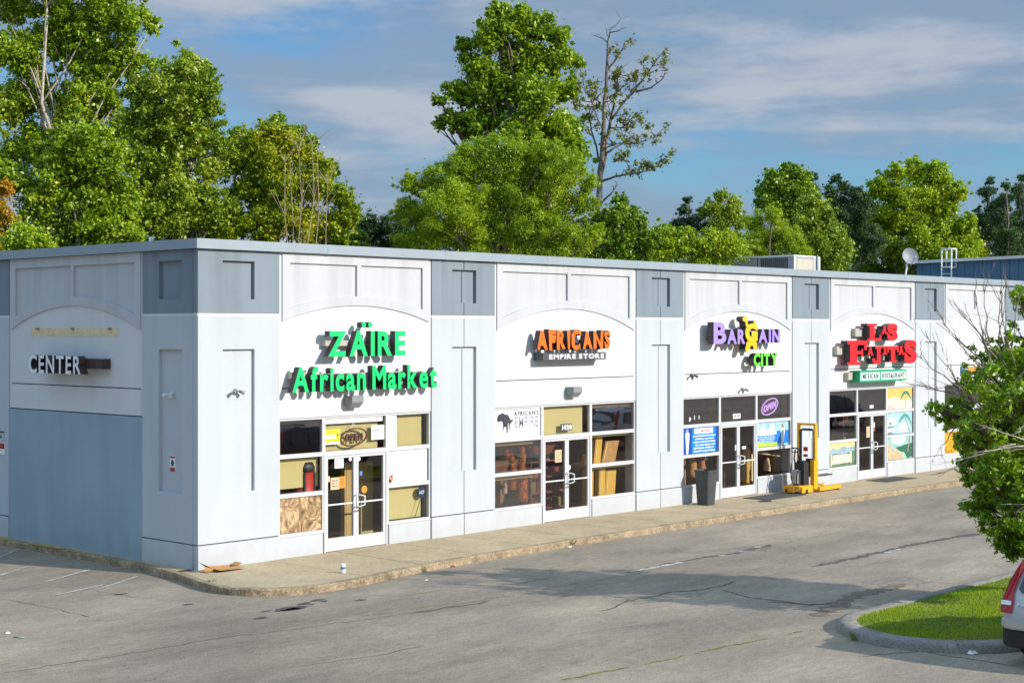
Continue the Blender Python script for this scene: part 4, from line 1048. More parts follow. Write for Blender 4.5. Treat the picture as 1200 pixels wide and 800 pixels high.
wr_ = random.Random(9)
for i, pts in enumerate(([(655, 797), (720, 785), (780, 773), (850, 757), (900, 748), (940, 739)], [(380, 728), (450, 718), (540, 704)])):
    d = densify([g(*p) for p in pts], .15); k = 0
    while k < len(d) - 3:
        n_ = wr_.randint(2, 9); ribbon(m, d[k:k + n_ + 1], .01, (.10 if i == 0 else .05), .006, 400 + k + 50 * i, .02, .05); k += n_ + wr_.randint(0, 3)
structure('weedy_crack', m, [M('dry weeds in the crack', (.20, .17, .03), .95, .6, 9)], recalc=False)
m = MB()
ribbon(m, [g(738, 670), g(800, 658.5)], .15, .19, .008, 60, .01)
for p in ((846, 651), (869, 646), (888, 641), (1040, 647), (1052, 644)): 
    q = g(*p); ribbon(m, [(q[0] - .12, q[1]), (q[0] + .12, q[1] + .02)], .14, .18, .008, int(p[0]), .01, .08)
for a, b in (((52, 682), (106, 667)), ((118, 689), (162, 675)), ((-6, 676), (33, 663.5)), ((-4, 654), (24, 643)), ((62, 698), (126, 684))):
    A, B = g(*a), g(*b); ribbon(m, [A, B], .06, .12, .008, int(a[0]) + 70, .008)
structure('painted_lines', m, [M('faded white road paint', (.42, .39, .34), .85, .45, 9, var2=.35, scale2=40)], recalc=False)
def blot(mb, c, rx, ry, z, seed, n=22):
    r = random.Random(seed); ph = [r.uniform(0, 6) for _ in range(3)]
    mb.add([(c[0] + rx * math.cos(t) * (1 + .25 * math.sin(2 * t + ph[0]) + .2 * math.sin(5 * t + ph[1]) + .1 * math.sin(9 * t + ph[2])), c[1] + ry * math.sin(t) * (1 + .25 * math.sin(3 * t + ph[1]) + .15 * math.sin(7 * t)), z) for t in [2 * math.pi * i / n for i in range(n)]], [tuple(range(n))])
m = MB()
for i, (p, rx, ry) in enumerate((((336, 713.5), .30, .16), ((345, 713), .28, .10), ((356, 707), .16, .08), ((372, 703), .14, .06), ((380, 704), .07, .05), ((422, 703), .12, .06), ((305, 724), .16, .07), ((312, 716), .12, .04), ((365, 708), .06, .04), ((352, 710), .08, .04), ((141, 696), .14, .05), ((220, 708), .10, .05))):
    blot(m, g(*p), rx, ry, .0075, i)
structure('oil_stains', m, [M('dark oil stain', (.055, .048, .042), .6, .3, 9)], recalc=False)
# old tyre sweep marks and the dark wash round the island tip
m = MB()
ribbon(m, [g(955, 722), g(985, 706), g(1015, 695), g(1060, 684)], .3, .5, .005, 90, .05)
ribbon(m, [g(990, 738), g(1010, 748), g(1060, 752), g(1180, 752)], .05, .14, .005, 91, .02)
structure('gutter_dirt', m, [M('damp gutter dirt', (.16, .125, .09), .95, .35, 5)], recalc=False)
# worn yellow paint on the kerb beside the end wall
m = MB()
for a, b, w in ((7.9, 7.1, .12), (6.2, 4.9, .10), (4.6, 4.1, .06)):
    m.box(-.255, -.255 + w, b, a, .1505, .155)
structure('kerb_paint', m, [M('worn yellow kerb paint', (.52, .30, .06), .85, .35, 8)])
# drainage dirt along the wall foot
for i, (X, Y, w, d_, lab) in enumerate(((20.1, -.75, 2.1, .85, 'dark grey mat in front of the BARGAIN CITY doors'), (27.2, -.62, 1.9, .8, 'dark mat in front of the restaurant doors'))):
    t = MB(); t.box(X - w / 2, X + w / 2, Y - d_ / 2, Y + d_ / 2, .154, .166)
    one('door_mat', t, [M('dark mat fibre', (.075, .072, .068), .95, .3, 20, .5, 120)], lab, 'mat', (X, Y, .154))
one('flat_rag', MB().prism([(18.55, -1.3), (18.9, -1.42), (19.1, -1.28), (18.95, -1.12), (18.6, -1.14)], .152, .166), ['black'], 'small dark rag on the sidewalk near the grey mat', 'rag', (18.8, -1.27, .152))

# ================================================================ small things on the sidewalk and road
t = thing('carton', 'crushed open brown carton lying at the white corner of the building', 'carton', (.38, -.34, .15))
m = MB()
m.add([(.05, -.42, .152), (.78, -.30, .152), (.74, -.10, .152), (.02, -.2, .152), (.06, -.44, .22), (.78, -.33, .20), (.74, -.10, .20), (.02, -.2, .25)], [(0, 1, 2, 3), (0, 1, 5, 4), (1, 2, 6, 5), (2, 3, 7, 6)])
m.build('body', ['cardboard'], t, recalc=False)
m = MB(); m.add([(.06, -.44, .22), (.02, -.2, .25), (-.15, -.24, .36), (-.12, -.46, .31)], [(0, 1, 2, 3)]); m.add([(.05, -.42, .152), (.02, -.2, .152), (-.13, -.26, .17), (-.1, -.45, .16)], [(0, 1, 2, 3)]); m.add([(.06, -.44, .22), (.78, -.33, .20), (.74, -.55, .17), (.1, -.62, .2)], [(0, 1, 2, 3)]); m.add([(.78, -.33, .20), (.74, -.1, .20), (.88, -.08, .25), (.9, -.3, .24)], [(0, 1, 2, 3)])
m.build('flap', ['cardboard'], t, recalc=False)
P = ray_plane(402, 671, 2, .15)
t = thing('drink_can', 'white and blue can standing near the kerb edge', 'can', P)
m = MB(); m.tube([P + Vector((0, 0, z)) for z in (0.001, .02, .17, .19)], [.045, .05, .05, .042], 12); m.build('body', ['paper'], t)
m = MB(); m.tube([P + Vector((0, 0, z)) for z in (.08, .13)], [.0508, .0508], 12); m.build('band', [M('blue can print', (.1, .2, .5), .4)], t)
# litter
def scrap(px, py, s, mat, label, seed, z=.0):
    p = ray_plane(px, py, 2, z); r = random.Random(seed); mb = MB(); n = 7
    ring0 = [(p.x + s * math.cos(i * 2 * math.pi / n) * r.uniform(.6, 1.2), p.y + s * math.sin(i * 2 * math.pi / n) * r.uniform(.4, .9), p.z + .004 + r.uniform(0, s * .25)) for i in range(n)]
    top = [(a * .4 + p.x * .6, b * .4 + p.y * .6, p.z + s * r.uniform(.3, .6)) for a, b, c in ring0]
    mb.add(ring0 + top, [tuple(range(n))[::-1], tuple(range(n, 2 * n))] + [(i, (i + 1) % n, n + (i + 1) % n, n + i) for i in range(n)])
    one('litter', mb, [mat], label, 'litter', (p.x, p.y, p.z))
scrap(62, 647, .22, 'paper', 'white crumpled paper at the foot of the shaded end wall', 1)
scrap(96, 655, .10, 'paper', 'small white scrap in the shade of the end wall', 2)
scrap(1046, 579, .24, 'paper', 'bigger white scrap in the gutter before the restaurant', 3)
scrap(1064, 576, .22, 'paper', 'flat white scrap right next to the bigger one in the gutter', 4)
scrap(531, 664, .07, M('red paper', (.35, .05, .04), .7), 'red scrap in the gutter before the market', 5)
scrap(500, 680, .05, 'paper', 'tiny white scrap in the gutter by the market kerb', 6)
scrap(299, 692, .06, 'paper', 'tiny white scrap in the gutter at the rounded kerb', 7)
scrap(1139, 766, .12, 'paper', 'white scrap on the road in the shade before the island', 8)
scrap(9, 742, .06, 'paper', 'white scrap on the open asphalt at the near left', 9)
one('straw', MB().tube([g(16, 747) + (.014,), g(28, 747.5) + (.014,)], .012, 6), ['mint'], 'mint green straw lying beside the white scrap on the near left asphalt', 'straw', g(20, 747) + (.01,))
scrap(668, 641 , .06, 'paper', 'tiny white scrap on the kerb before the empire store', 10, .15)
scrap(810, 591, .09, 'paper', 'small white scrap at the foot of the grey bin', 11, .15)

# weeds in the gutter
def weed(px, py, h, label, seed, z=0.0, mat='weed'):
    p = ray_plane(px, py, 2, z); r = random.Random(seed); mb = MB()
    for i in range(26):
        a = r.uniform(0, 6.28); L_ = h * r.uniform(.5, 1.2); b = Vector((p.x + r.uniform(-.1, .1), p.y + r.uniform(-.05, .05), z)); tip = b + Vector((math.cos(a) * L_ * .7, math.sin(a) * L_ * .5, L_ * r.uniform(.5, 1))); w = Vector((-math.sin(a), math.cos(a), 0)) * h * .10; mid = (b + tip) / 2 + Vector((0, 0, h * .15))
        mb.add([b, mid - w, tip, mid + w], [(0, 1, 2, 3)])
    one('weed', mb, [WEED], label, 'weed', (p.x, p.y, z))
WEED = leaf_mat('weed green', [(.12, .16, .02), (.20, .24, .03)], .3)
weed(246, 690, .22, 'small green weed at the kerb below the white corner', 1)
weed(271, 690, .12, 'smaller dry weed along the rounded kerb', 2)
weed(668, 640, .16, 'green weed in the gutter before the empire store', 3)
weed(1003, 750, .15, 'low weed at the foot of the island kerb tip', 4)

# ---------------------------------------------------------------- bin
t = thing('rubbish_bin', 'tall dark grey plastic bin without a lid beside the BARGAIN door', 'bin', (16.98, -.50, .15))
m = MB(); X, Y = 16.98, -.50
def sq(h, z, r=.07):
    p = []
    for sx, sy, a0 in ((1, 1, 0), (-1, 1, 90), (-1, -1, 180), (1, -1, 270)):
        for q in range(4):
            a = R(a0 + q * 30); p.append((X + sx * (h - r) + r * math.cos(a), Y + sy * (h - r) + r * math.sin(a), z))
    return p
rg = [sq(.19, .152), sq(.195, .18), sq(.245, 1.05), sq(.245, 1.07), sq(.262, 1.07), sq(.262, 1.13), sq(.24, 1.13), sq(.23, 1.07), sq(.17, .19)]
n = 16
m.add([p for r_ in rg for p in r_], [tuple(range(n))[::-1], tuple(range(8 * n, 9 * n))] + [(a * n + i, a * n + (i + 1) % n, (a + 1) * n + (i + 1) % n, (a + 1) * n + i) for a in range(8) for i in range(n)])
m.build('body', ['binm'], t)
m = MB(); m.box(X - .285, X - .263, Y - .10, Y + .10, 1.06, 1.10); m.box(X + .263, X + .285, Y - .12, Y + .12, 1.06, 1.10); m.build('handle', ['binm'], t)
# ---------------------------------------------------------------- yellow pallet stacker
t = thing('pallet_stacker', 'yellow pallet stacker with a tall mast standing on the sidewalk', 'stacker', (22.1, -.8, .15))
y0, y1, XM = -.98, -.40, 21.95; Z = .15
m = MB()
for y in (y0, y1):
    m.box(XM - .06, XM + .06, y - .035, y + .035, Z + .10, Z + 2.02)
m.box(XM - .055, XM + .055, y0 - .035, y1 + .035, Z + 2.022, Z + 2.09); m.build('mast', ['stackyellow'], t)
m = MB()
for y in (y0 + .062, y1 - .062): m.box(XM - .035, XM + .035, y - .025, y + .025, Z + .3, Z + 1.9)
m.box(XM - .04, XM + .04, y0 + .12, y1 - .12, Z + 1.86, Z + 1.93); m.build('inner_mast', ['darkmetal'], t)
m = MB(); m.box(XM + .063, XM + .10, y0 - .035, y0 + .08, Z + .3, Z + .98); m.box(XM - .13, XM - .065, y0 - .035, y0 + .10, Z + .12, Z + .98); m.build('mast_guard', ['stackyellow'], t)
m = MB()
for y in (y0, y1): m.prism([(XM + .1, y - .10), (XM + 1.32, y - .08), (XM + 1.42, y - .03), (XM + 1.42, y + .03), (XM + 1.32, y + .08), (XM + .1, y + .10)], Z + .05, Z + .16)
m.build('outrigger_leg', ['stackyellow'], t)
for y in (y0, y1):
    m = MB(); m.tube([(XM + 1.25, y - .05, Z + .042), (XM + 1.25, y + .05, Z + .042)], .04, 12); m.build('wheel', ['rubber'], t)
    m = MB(); m.tube([(XM - .55, y - .05, Z + .07), (XM - .55, y + .05, Z + .07)], .07, 14); m.build('wheel', ['rubber'], t)
m = MB()
m.prism([(XM - .85, y0 + .02), (XM - .88, y0 + .2), (XM - .88, y1 - .2), (XM - .85, y1 - .02), (XM - .092, y1 - .02), (XM - .092, y0 + .02)], Z + .14, Z + .24)
m.box(XM - .8, XM - .2, y0 - .04, y0 + .018, Z + .04, Z + .22); m.box(XM - .8, XM - .2, y1 - .018, y1 + .04, Z + .04, Z + .22); m.box(XM - .92, XM - .87, y0 + .18, y1 - .18, Z + .05, Z + .2)
m.build('base_frame', ['stackyellow'], t)
m = MB(); m.box(XM - .46, XM - .17, y0 + .12, y1 - .12, Z + .242, Z + .92); m.box(XM - .66, XM - .462, y0 + .2, y1 - .2, Z + .242, Z + .70); m.build('battery_box', ['darkmetal'], t)
m = MB(); m.box(XM - .42, XM - .20, y0 + .18, y1 - .18, Z + .922, Z + .97); m.build('control_cover', ['black'], t)
m = MB(); m.tube([(XM - .6, -.69, Z + .705), (XM - .72, -.69, Z + 1.05), (XM - .66, -.69, Z + 1.32)], .025, 8); m.tube([(XM - .66, -.82, Z + 1.36), (XM - .66, -.56, Z + 1.36)], .022, 8); m.tube([(XM - .66, -.82, Z + 1.36), (XM - .70, -.78, Z + 1.25), (XM - .70, -.6, Z + 1.25), (XM - .66, -.56, Z + 1.36)], .018, 6); m.build('tiller', ['black'], t)
m = MB(); m.tube([(XM - .3, y1 - .2, Z + .96), (XM - .34, y1 - .17, Z + 1.22), (XM - .22, y1 - .18, Z + 1.34), (XM - .12, y1 - .16, Z + 1.2)], .02, 6); m.tube([(XM - .76, -.84, Z + .7), (XM - .8, -.83, Z + .5), (XM - .77, -.82, Z + .27)], .022, 6); m.tube([(XM - .76, -.62, Z + .9), (XM - .82, -.63, Z + .65), (XM - .76, -.62, Z + .4)], .018, 6); m.build('hose', ['rubber'], t)
m = MB(); m.box(XM - .70, XM - .665, -.80, -.64, Z + .3, Z + .72); m.build('cable_cover', [M('pale worn plastic', (.45, .45, .46), .6, .3, 12)], t)
m = MB(); m.box(XM + .165, XM + .20, y0 + .13, y1 - .13, Z + .55, Z + 1.0); m.box(XM + .165, XM + .22, y0 + .10, y1 - .10, Z + .44, Z + .545); m.build('carriage', ['darkmetal'], t)
for y in (y0 + .22, y1 - .22):
    m = MB(); m.prism([(XM + .222, y - .07), (XM + 1.25, y - .05), (XM + 1.33, y), (XM + 1.25, y + .05), (XM + .222, y + .07)], Z + .44, Z + .475); m.build('fork', ['darkmetal'], t)
m = MB(); m.tube([(XM + .2, y0 + .2, Z + .42), (XM + .45, y0 + .15, Z + .2), (XM + .6, y0 + .1, Z + .165)], .025, 6); m.build('strut', ['steel'], t)
m = MB(); m.box(XM - .20, XM - .165, y0 + .16, y0 + .30, Z + 1.08, Z + 1.16); m.box(XM - .20, XM - .165, y0 + .16, y0 + .30, Z + 1.25, Z + 1.38); m.build('warning_label', ['red'], t)

# ================================================================ things on the roof
p = ray_plane(930, 305, 1, 6.0); X, Y = p.x, 6.0
t = thing('roof_air_unit', 'long grey and beige air conditioning unit on the flat roof', 'air unit', (X, Y, 6.45))
ztop = ray_plane(930, 298.6, 1, 6.0).z
m = MB(); m.box(X, X + 1.5, Y, Y + 5.4, 6.452, ztop - .06); m.build('cabinet', ['acgrey'], t)
m = MB(); m.box(X - .03, X + 1.53, Y - .03, Y + 5.43, ztop - .058, ztop); m.build('lid', ['trimw'], t)
m = MB(); m.box(X + .16, X + 1.34, Y - .02, Y - .002, 6.7, ztop - .12); m.build('access_panel', ['acbeige'], t)
m = MB(); m.box(X + .002, X + .12, Y - .025, Y - .003, 6.46, ztop - .062); m.box(X + 1.38, X + 1.5, Y - .025, Y - .003, 6.46, ztop - .062); m.build('corner_post', ['trimw'], t)
m = MB(); 
for k in range(14): m.box(X - .02, X - .002, Y + .25 + k * .09, Y + .31 + k * .09, 6.65, ztop - .1)
m.build('grille', ['charcoal'], t)
m = MB(); m.box(X - .012, X - .003, Y + 1.6, Y + 1.64, 6.5, ztop - .07); m.box(X - .012, X - .003, Y + 3.9, Y + 3.95, 6.5, ztop - .07); m.build('seam', ['charcoal'], t)
t2 = thing('gas_pipe', 'white vent pipe beside the roof air unit', 'pipe', (X + 1.9, Y, 6.45))
m = MB(); m.tube([(X + 1.75, Y, 6.45), (X + 1.75, Y, ztop - .02)], .07, 8); m.build('pipe', ['trimw'], t2)

p = ray_plane(1067, 300, 1, 3.0); X, Z0 = p.x, p.z
t = thing('satellite_dish', 'grey satellite dish on a bent white arm at the roof edge', 'dish', (X - .4, 3.0, 6.45))
m = MB(); rings_ = []; n = 24
ax = Vector((-.55, -.78, .30)).normalized(); e1 = ax.cross(Vector((0, 0, 1))).normalized(); e2 = ax.cross(e1)
c = Vector((X, 3.0, Z0)); vs = []; RD = .33
for k in range(6):
    r_ = RD * k / 5
    for i in range(n): vs.append(tuple(c + (e1 * math.cos(2 * math.pi * i / n) + e2 * math.sin(2 * math.pi * i / n)) * max(r_, .001) - ax * (.10 - .10 * (r_ / RD) ** 2)))
m.add(vs, [(k * n + i, k * n + (i + 1) % n, (k + 1) * n + (i + 1) % n, (k + 1) * n + i) for k in range(5) for i in range(n)], 0, True); m.build('reflector', [M('grey dish paint', (.26, .275, .30), .5, .08)], t, recalc=False)
m = MB(); m.tube([c - ax * .12, c - ax * .22 + Vector((-.02, 0, -.12)), Vector((X - .30, 3.05, Z0 - .75)), Vector((X - .30, 3.05, 6.45))], .035, 8); m.build('arm', ['trimw'], t)
m = MB(); m.tube([c - e2 * .0 + Vector((0, 0, -.38)), c + ax * .38 + Vector((0, 0, -.22))], .018, 6); m.tube([c + ax * .36 + Vector((0, 0, -.22)), c + ax * .44 + Vector((0, 0, -.18))], .04, 8); m.build('feed_horn', ['acgrey'], t)

# ---------------------------------------------------------------- blue metal building beyond
XB = 46.0
ya = ray_plane(1074.5, 309, 0, XB).y; zb = ray_plane(1074.5, 309, 0, XB).z; yc = ray_plane(1200, 302.8, 0, XB).y; zc = ray_plane(1200, 302.8, 0, XB).z
sl = (zc - zb) / (yc - ya)
t = thing('metal_building', 'dark blue ribbed metal building standing beyond the row of shops', 'building', (XB, ya, 0))
yE = -3.5; zE = zb + sl * (yE - ya)
m = MB(); m.T = lambda a, b, c: (c, a, b)
m.prism([(ya, 0), (yE, 0), (yE, zE), (ya, zb)], XB, XB + 16); 
y = yE + .1
while y < ya:
    m.box(y, y + .10, 0, zb + sl * (y - ya) - .02, XB - .035, XB - .001); y += .42
m.build('wall', ['bluemetal'], t)
m = MB(); m.T = lambda a, b, c: (c, a, b)
m.prism([(ya + .15, zb + .002), (yE - .15, zE + .002 - sl * .15), (yE - .15, zE + .13 - sl * .15), (ya + .15, zb + .13)], XB - .18, XB + 16.2); m.build('roof', ['trimw'], t)
p = ray_plane(1109, 304, 0, XB - .3)
t = thing('roof_ladder', 'white roof ladder rails standing above the blue metal wall', 'ladder', (p.x, p.y, p.z - 4))
yl, yr = ray_plane(1103.5, 300, 0, XB - .5).y, ray_plane(1115, 300, 0, XB - .5).y; zt_, zb_ = ray_plane(1109, 291.5, 0, XB - .5).z, ray_plane(1109, 313, 0, XB - .5).z
m = MB()
for yy in (yl, yr):
    for xx in (XB - .5, XB - .05): m.tube([(xx, yy, (zb_ if xx > XB - .3 else 0.0)), (xx, yy, zt_)], .035, 6)
for zz in (zt_, zb_):
    m.tube([(XB - .5, yl, zz), (XB - .5, yr, zz)], .035, 6); m.tube([(XB - .05, yl, zz), (XB - .05, yr, zz)], .035, 6)
for yy in (yl, yr): m.tube([(XB - .5, yy, zt_), (XB - .05, yy, zt_)], .035, 6)
m.build('rail', ['trimw'], t)
m = MB(); k = zb_ - .3
while k > .3: m.tube([(XB - .5, yl, k), (XB - .5, yr, k)], .02, 5); k -= .3
m.build('rung', ['trimw'], t)
# ================================================================ trees
CR = Vector((UX[0], UY[0], 0)); CF = Vector((UX[1], UY[1], 0))       # photo right and forward on the ground

def leaves(name, parent, puffs, N, size, aspect, mat, seed, up=.35, shell=.55, droop=0.0, W2=None):
    """N single leaves spread through puffs [(centre, radius, flatten)]; real small folded faces"""
    g_ = np.random.default_rng(seed)
    P = np.array([p[0][:] for p in puffs]); Rr = np.array([p[1] for p in puffs]); W = Rr ** 2; W = W / W.sum()
    idx = g_.choice(len(puffs), N, p=W)
    if W2 is not None: idx = g_.choice(len(puffs), N, p=W2 / W2.sum())
    d = g_.normal(size=(N, 3)); d /= np.linalg.norm(d, axis=1)[:, None]
    rad = (shell + (1 - shell) * g_.random(N)) * (g_.random(N) ** .25) * (1 + .34 * g_.normal(size=N))
    pos = P[idx] + d * (Rr[idx] * rad)[:, None] * np.array([1, 1, .82])
    nrm = d * .42 + g_.normal(size=(N, 3)) * .85 + np.array([0, 0, up]); nrm /= np.linalg.norm(nrm, axis=1)[:, None]
    t = np.cross(nrm, g_.normal(size=(N, 3))); t[:, 2] -= droop; t -= nrm * (t * nrm).sum(1)[:, None]; t /= np.linalg.norm(t, axis=1)[:, None] + 1e-9
    b = np.cross(nrm, t)
    L_ = size * g_.uniform(.45, 1.45, N)[:, None]; Wd = L_ * aspect
    V = np.zeros((N, 4, 3))
    V[:, 0] = pos - t * L_ * .5; V[:, 1] = pos + b * Wd * .5 + nrm * Wd * .18; V[:, 2] = pos + t * L_ * .5; V[:, 3] = pos - b * Wd * .5 + nrm * Wd * .18
    o = origin(parent) if parent else Vector()
    V -= np.array(o[:])
    me = bpy.data.meshes.new(name); me.vertices.add(N * 4); me.vertices.foreach_set('co', V.ravel()); me.loops.add(N * 4); me.loops.foreach_set('vertex_index', np.arange(N * 4, dtype=np.int32))
    me.polygons.add(N); me.polygons.foreach_set('loop_start', np.arange(N, dtype=np.int32) * 4); me.polygons.foreach_set('loop_total', np.full(N, 4, dtype=np.int32)); me.update(); me.validate()
    me.materials.append(MAT.get(mat) if isinstance(mat, str) else mat)
    ob = bpy.data.objects.new(name, me); COL.objects.link(ob); ob.parent = parent
    return ob

def wobble(a, b, n, amp, r):
    a, b = Vector(a), Vector(b); out = []
    for i in range(n + 1):
        f = i / n; q = a.lerp(b, f)
        if 0 < i < n: q = q + Vector((r.uniform(-1, 1), r.uniform(-1, 1), r.uniform(-.5, .5))) * amp * (b - a).length
        out.append(q)
    return out

LM = dict(
    cotton=leaf_mat('cottonwood green', [(0.093, 0.168, 0.0080), (0.220, 0.358, 0.0100), (0.383, 0.515, 0.0160), (0.603, 0.640, 0.0700)], .34, .38),
    olive=leaf_mat('olive green', [(0.081, 0.140, 0.0100), (0.220, 0.336, 0.0140), (0.394, 0.493, 0.0300), (0.620, 0.640, 0.1100)], .32, .4),
    lime=leaf_mat('lime green', [(0.116, 0.202, 0.0070), (0.302, 0.448, 0.0100), (0.464, 0.571, 0.0140), (0.620, 0.640, 0.0600)], .36, .42),
    willow=leaf_mat('willow green', [(0.104, 0.190, 0.0060), (0.255, 0.403, 0.0080), (0.418, 0.538, 0.0120), (0.580, 0.616, 0.0300)], .36, .42),
    mid=leaf_mat('mid green', [(0.052, 0.123, 0.0080), (0.151, 0.280, 0.0100), (0.255, 0.392, 0.0140), (0.441, 0.538, 0.0500)], .30, .42),
    gold=leaf_mat('yellowing green', [(0.093, 0.168, 0.0060), (0.255, 0.370, 0.0100), (0.441, 0.493, 0.0120), (0.620, 0.470, 0.0200)], .36, .42),
    autumn=leaf_mat('orange autumn leaves', [(.36, .11, .008), (.52, .22, .012), (.50, .36, .02), (.24, .30, .01)], .36, .42),
    dark=leaf_mat('dark conifer green', [(.02, .05, .016), (.045, .10, .026), (.075, .15, .03), (.14, .22, .045)], .15, .55),
    brown=leaf_mat('dry brown green leaves', [(.10, .14, .015), (.17, .21, .02), (.25, .26, .04), (.30, .17, .05)], .3, .5),
    island=leaf_mat('glossy ash green', [(0.081, 0.157, 0.0080), (0.197, 0.347, 0.0120), (0.336, 0.504, 0.0160), (0.580, 0.640, 0.0700)], .30, .33),
)

def tree(name, label, cat, depth, base_px, blobs, N, size, mat, seed, aspect=.62, bark='bark', trunk_r=.28, puff=(.22, .46), per=10, up=.35, shell=.45, group=None, droop=0.0, zmin=2.0, limbs=True, extra=None):
    """blobs: (px, py, radius in px) read off the photo, turned into real metres at this depth; the crown is as deep as it is wide"""
    r = random.Random(seed); k = depth / FPX
    b = at(base_px, 400, depth); b.z = 0
    t = thing(name, label, cat, b, group)
    puffs = []; cents = []; fillw = []
    for (px, py, pr) in blobs:
        c = at(px, py, depth) + CF * r.uniform(-.5, .5) * pr * k; rr = pr * k; cents.append((c, rr))
        for q in range(int(per * 1.7)):
            d = Vector((r.gauss(0, 1), r.gauss(0, 1), r.gauss(0, 1))).normalized() * rr * (r.random() ** .4) * .90
            d.z *= .9
            pc = c + d
            if pc.z < zmin: pc.z = zmin + r.random()
            puffs.append((pc, rr * r.uniform(*puff)))
        for q in range(int(per * .8)):                      # loose sprays that break the outline
            d = Vector((r.gauss(0, 1), r.gauss(0, 1), r.gauss(.25, 1))).normalized() * rr * r.uniform(.85, 1.28)
            pc = c + d
            if pc.z > zmin: puffs.append((pc, rr * r.uniform(.10, .2)))
        puffs.append((c, rr * .95)); fillw.append(len(puffs) - 1)
    W2 = np.array([q[1] ** 2 for q in puffs]); W2[fillw] *= .55
    leaves('crown', t, puffs, int(N * 3.2), size * .70, aspect, LM[mat], seed, up, shell * .8, droop, W2)
    m = MB(); top = max(c.z for c, _ in cents)
    tops = sorted(cents, key=lambda q: -q[0].z); apex = tops[0][0]
    spine = wobble(b, apex, 7, .032, r); m.tube(spine, [trunk_r * (1 - .86 * (i / 7)) for i in range(8)], 8)
    if limbs:
        for c, rr in cents:
            f = min(.85, max(.12, (c.z - rr * 1.2) / max(apex.z, .1) * .8)); s0 = spine[int(f * 7)]
            L_ = (c - s0).length
            if L_ < .5: continue
            m.tube(wobble(s0, c, 4, .05, r), [trunk_r * .42 * (1 - f * .5) * (1 - .8 * i / 4) for i in range(5)], 6)
            for q in range(4):
                e = c + Vector((r.gauss(0, 1), r.gauss(0, 1), r.gauss(0, .8))).normalized() * rr * .85
                m.tube(wobble(c.lerp(s0, r.uniform(.0, .4)), e, 3, .07, r), [trunk_r * .13, trunk_r * .10, trunk_r * .06, trunk_r * .02], 5, cap=False)
    m.build('trunk', [bark], t, recalc=False)
    return t

GB = 'trees behind the shops'
tree('cottonwood_tree', 'tallest cottonwood at the far left edge with pale limbs and gaps of sky', 'tree', 60, 80,
     [(18, 60, 34), (14, 10, 30), (20, 120, 34), (75, 14, 40), (125, 0, 38), (150, 28, 30), (178, 30, 12), (120, 60, 38), (150, 75, 26), (96, 40, 26), (40, 165, 34), (10, 190, 32), (110, 110, 34), (70, 150, 24), (60, 40, 16), (34, 50, 20), (128, 118, 22), (48, 95, 18), (30, 85, 24), (85, 70, 18), (62, 60, 16), (78, 48, 30), (104, 80, 26), (112, 105, 26), (48, 120, 22), (84, 132, 22), (90, 110, 22), (70, 118, 12), (165, 95, 14), (40, 70, 18), (92, 150, 34), (140, 150, 26), (60, 180, 30), (5, 130, 30), (60, -50, 60), (0, -30, 50), (140, -40, 40)],
     52000, .20, 'cotton', 1, bark='palebark', trunk_r=.16, per=9, puff=(.20, .42), group=GB)
tree('cottonwood_tree', 'rounded cottonwood second from the left with flickering pale leaves', 'tree', 56, 205,
     [(212, 84, 30), (240, 95, 20), (185, 100, 28), (215, 125, 36), (248, 128, 14), (178, 145, 34), (232, 160, 32), (200, 185, 40), (165, 190, 28), (245, 195, 24), (215, 235, 40), (180, 250, 36), (250, 250, 28), (160, 110, 18), (228, 110, 30), (258, 170, 16), (150, 230, 30)],
     38000, .19, 'olive', 2, trunk_r=.26, per=9, puff=(.2, .44), group=GB)
tree('broadleaf_tree', 'bright bushy tree low at the left between the two cottonwoods', 'tree', 54, 100,
     [(95, 165, 32), (70, 205, 34), (120, 195, 34), (45, 235, 32), (95, 235, 36), (140, 235, 30), (110, 275, 34), (60, 275, 30), (150, 275, 26), (20, 210, 22)],
     30000, .19, 'cotton', 3, trunk_r=.2, per=9, group=GB)
tree('shrub', 'lime green shrub rising over the roof at the far left', 'shrub', 46, 32, [(34, 278, 22), (18, 286, 18), (50, 290, 18), (30, 305, 26)], 9000, .13, 'lime', 4, trunk_r=.07, group=None, per=8)
tree('autumn_tree', 'small orange leaved tree at the very left edge', 'tree', 50, 0, [(2, 222, 14), (6, 258, 14), (-8, 240, 22), (2, 285, 14), (-10, 280, 20)], 5000, .16, 'autumn', 5, trunk_r=.1, per=7)
tree('thicket_tree', 'yellowing thicket tree with thin tan stems left of the gap in the trees', 'tree', 57, 320,
     [(318, 152, 15), (300, 165, 20), (340, 168, 20), (282, 185, 24), (320, 190, 28), (362, 185, 18), (290, 220, 30), (330, 225, 32), (370, 215, 26), (400, 232, 18), (275, 262, 28), (315, 262, 32), (355, 260, 32), (392, 262, 26), (385, 195, 10), (412, 250, 14)],
     30000, .17, 'gold', 6, trunk_r=.16, per=8, puff=(.2, .44), group=GB)
tree('broadleaf_tree', 'feathery green tree behind the yellowing thicket', 'tree', 62, 300,
     [(325, 143, 12), (310, 152, 14), (345, 158, 14), (360, 165, 12), (280, 160, 14), (275, 180, 20), (300, 195, 30), (345, 200, 30), (380, 205, 20)],
     14000, .19, 'mid', 61, trunk_r=.16, per=8, group=GB)
t = thing('dead_sapling', 'bare tan stems of dead saplings standing in the yellowing thicket', 'sapling', at(365, 400, 55.5) * 1)
t.location.z = 0; rr_ = random.Random(3); m = MB()
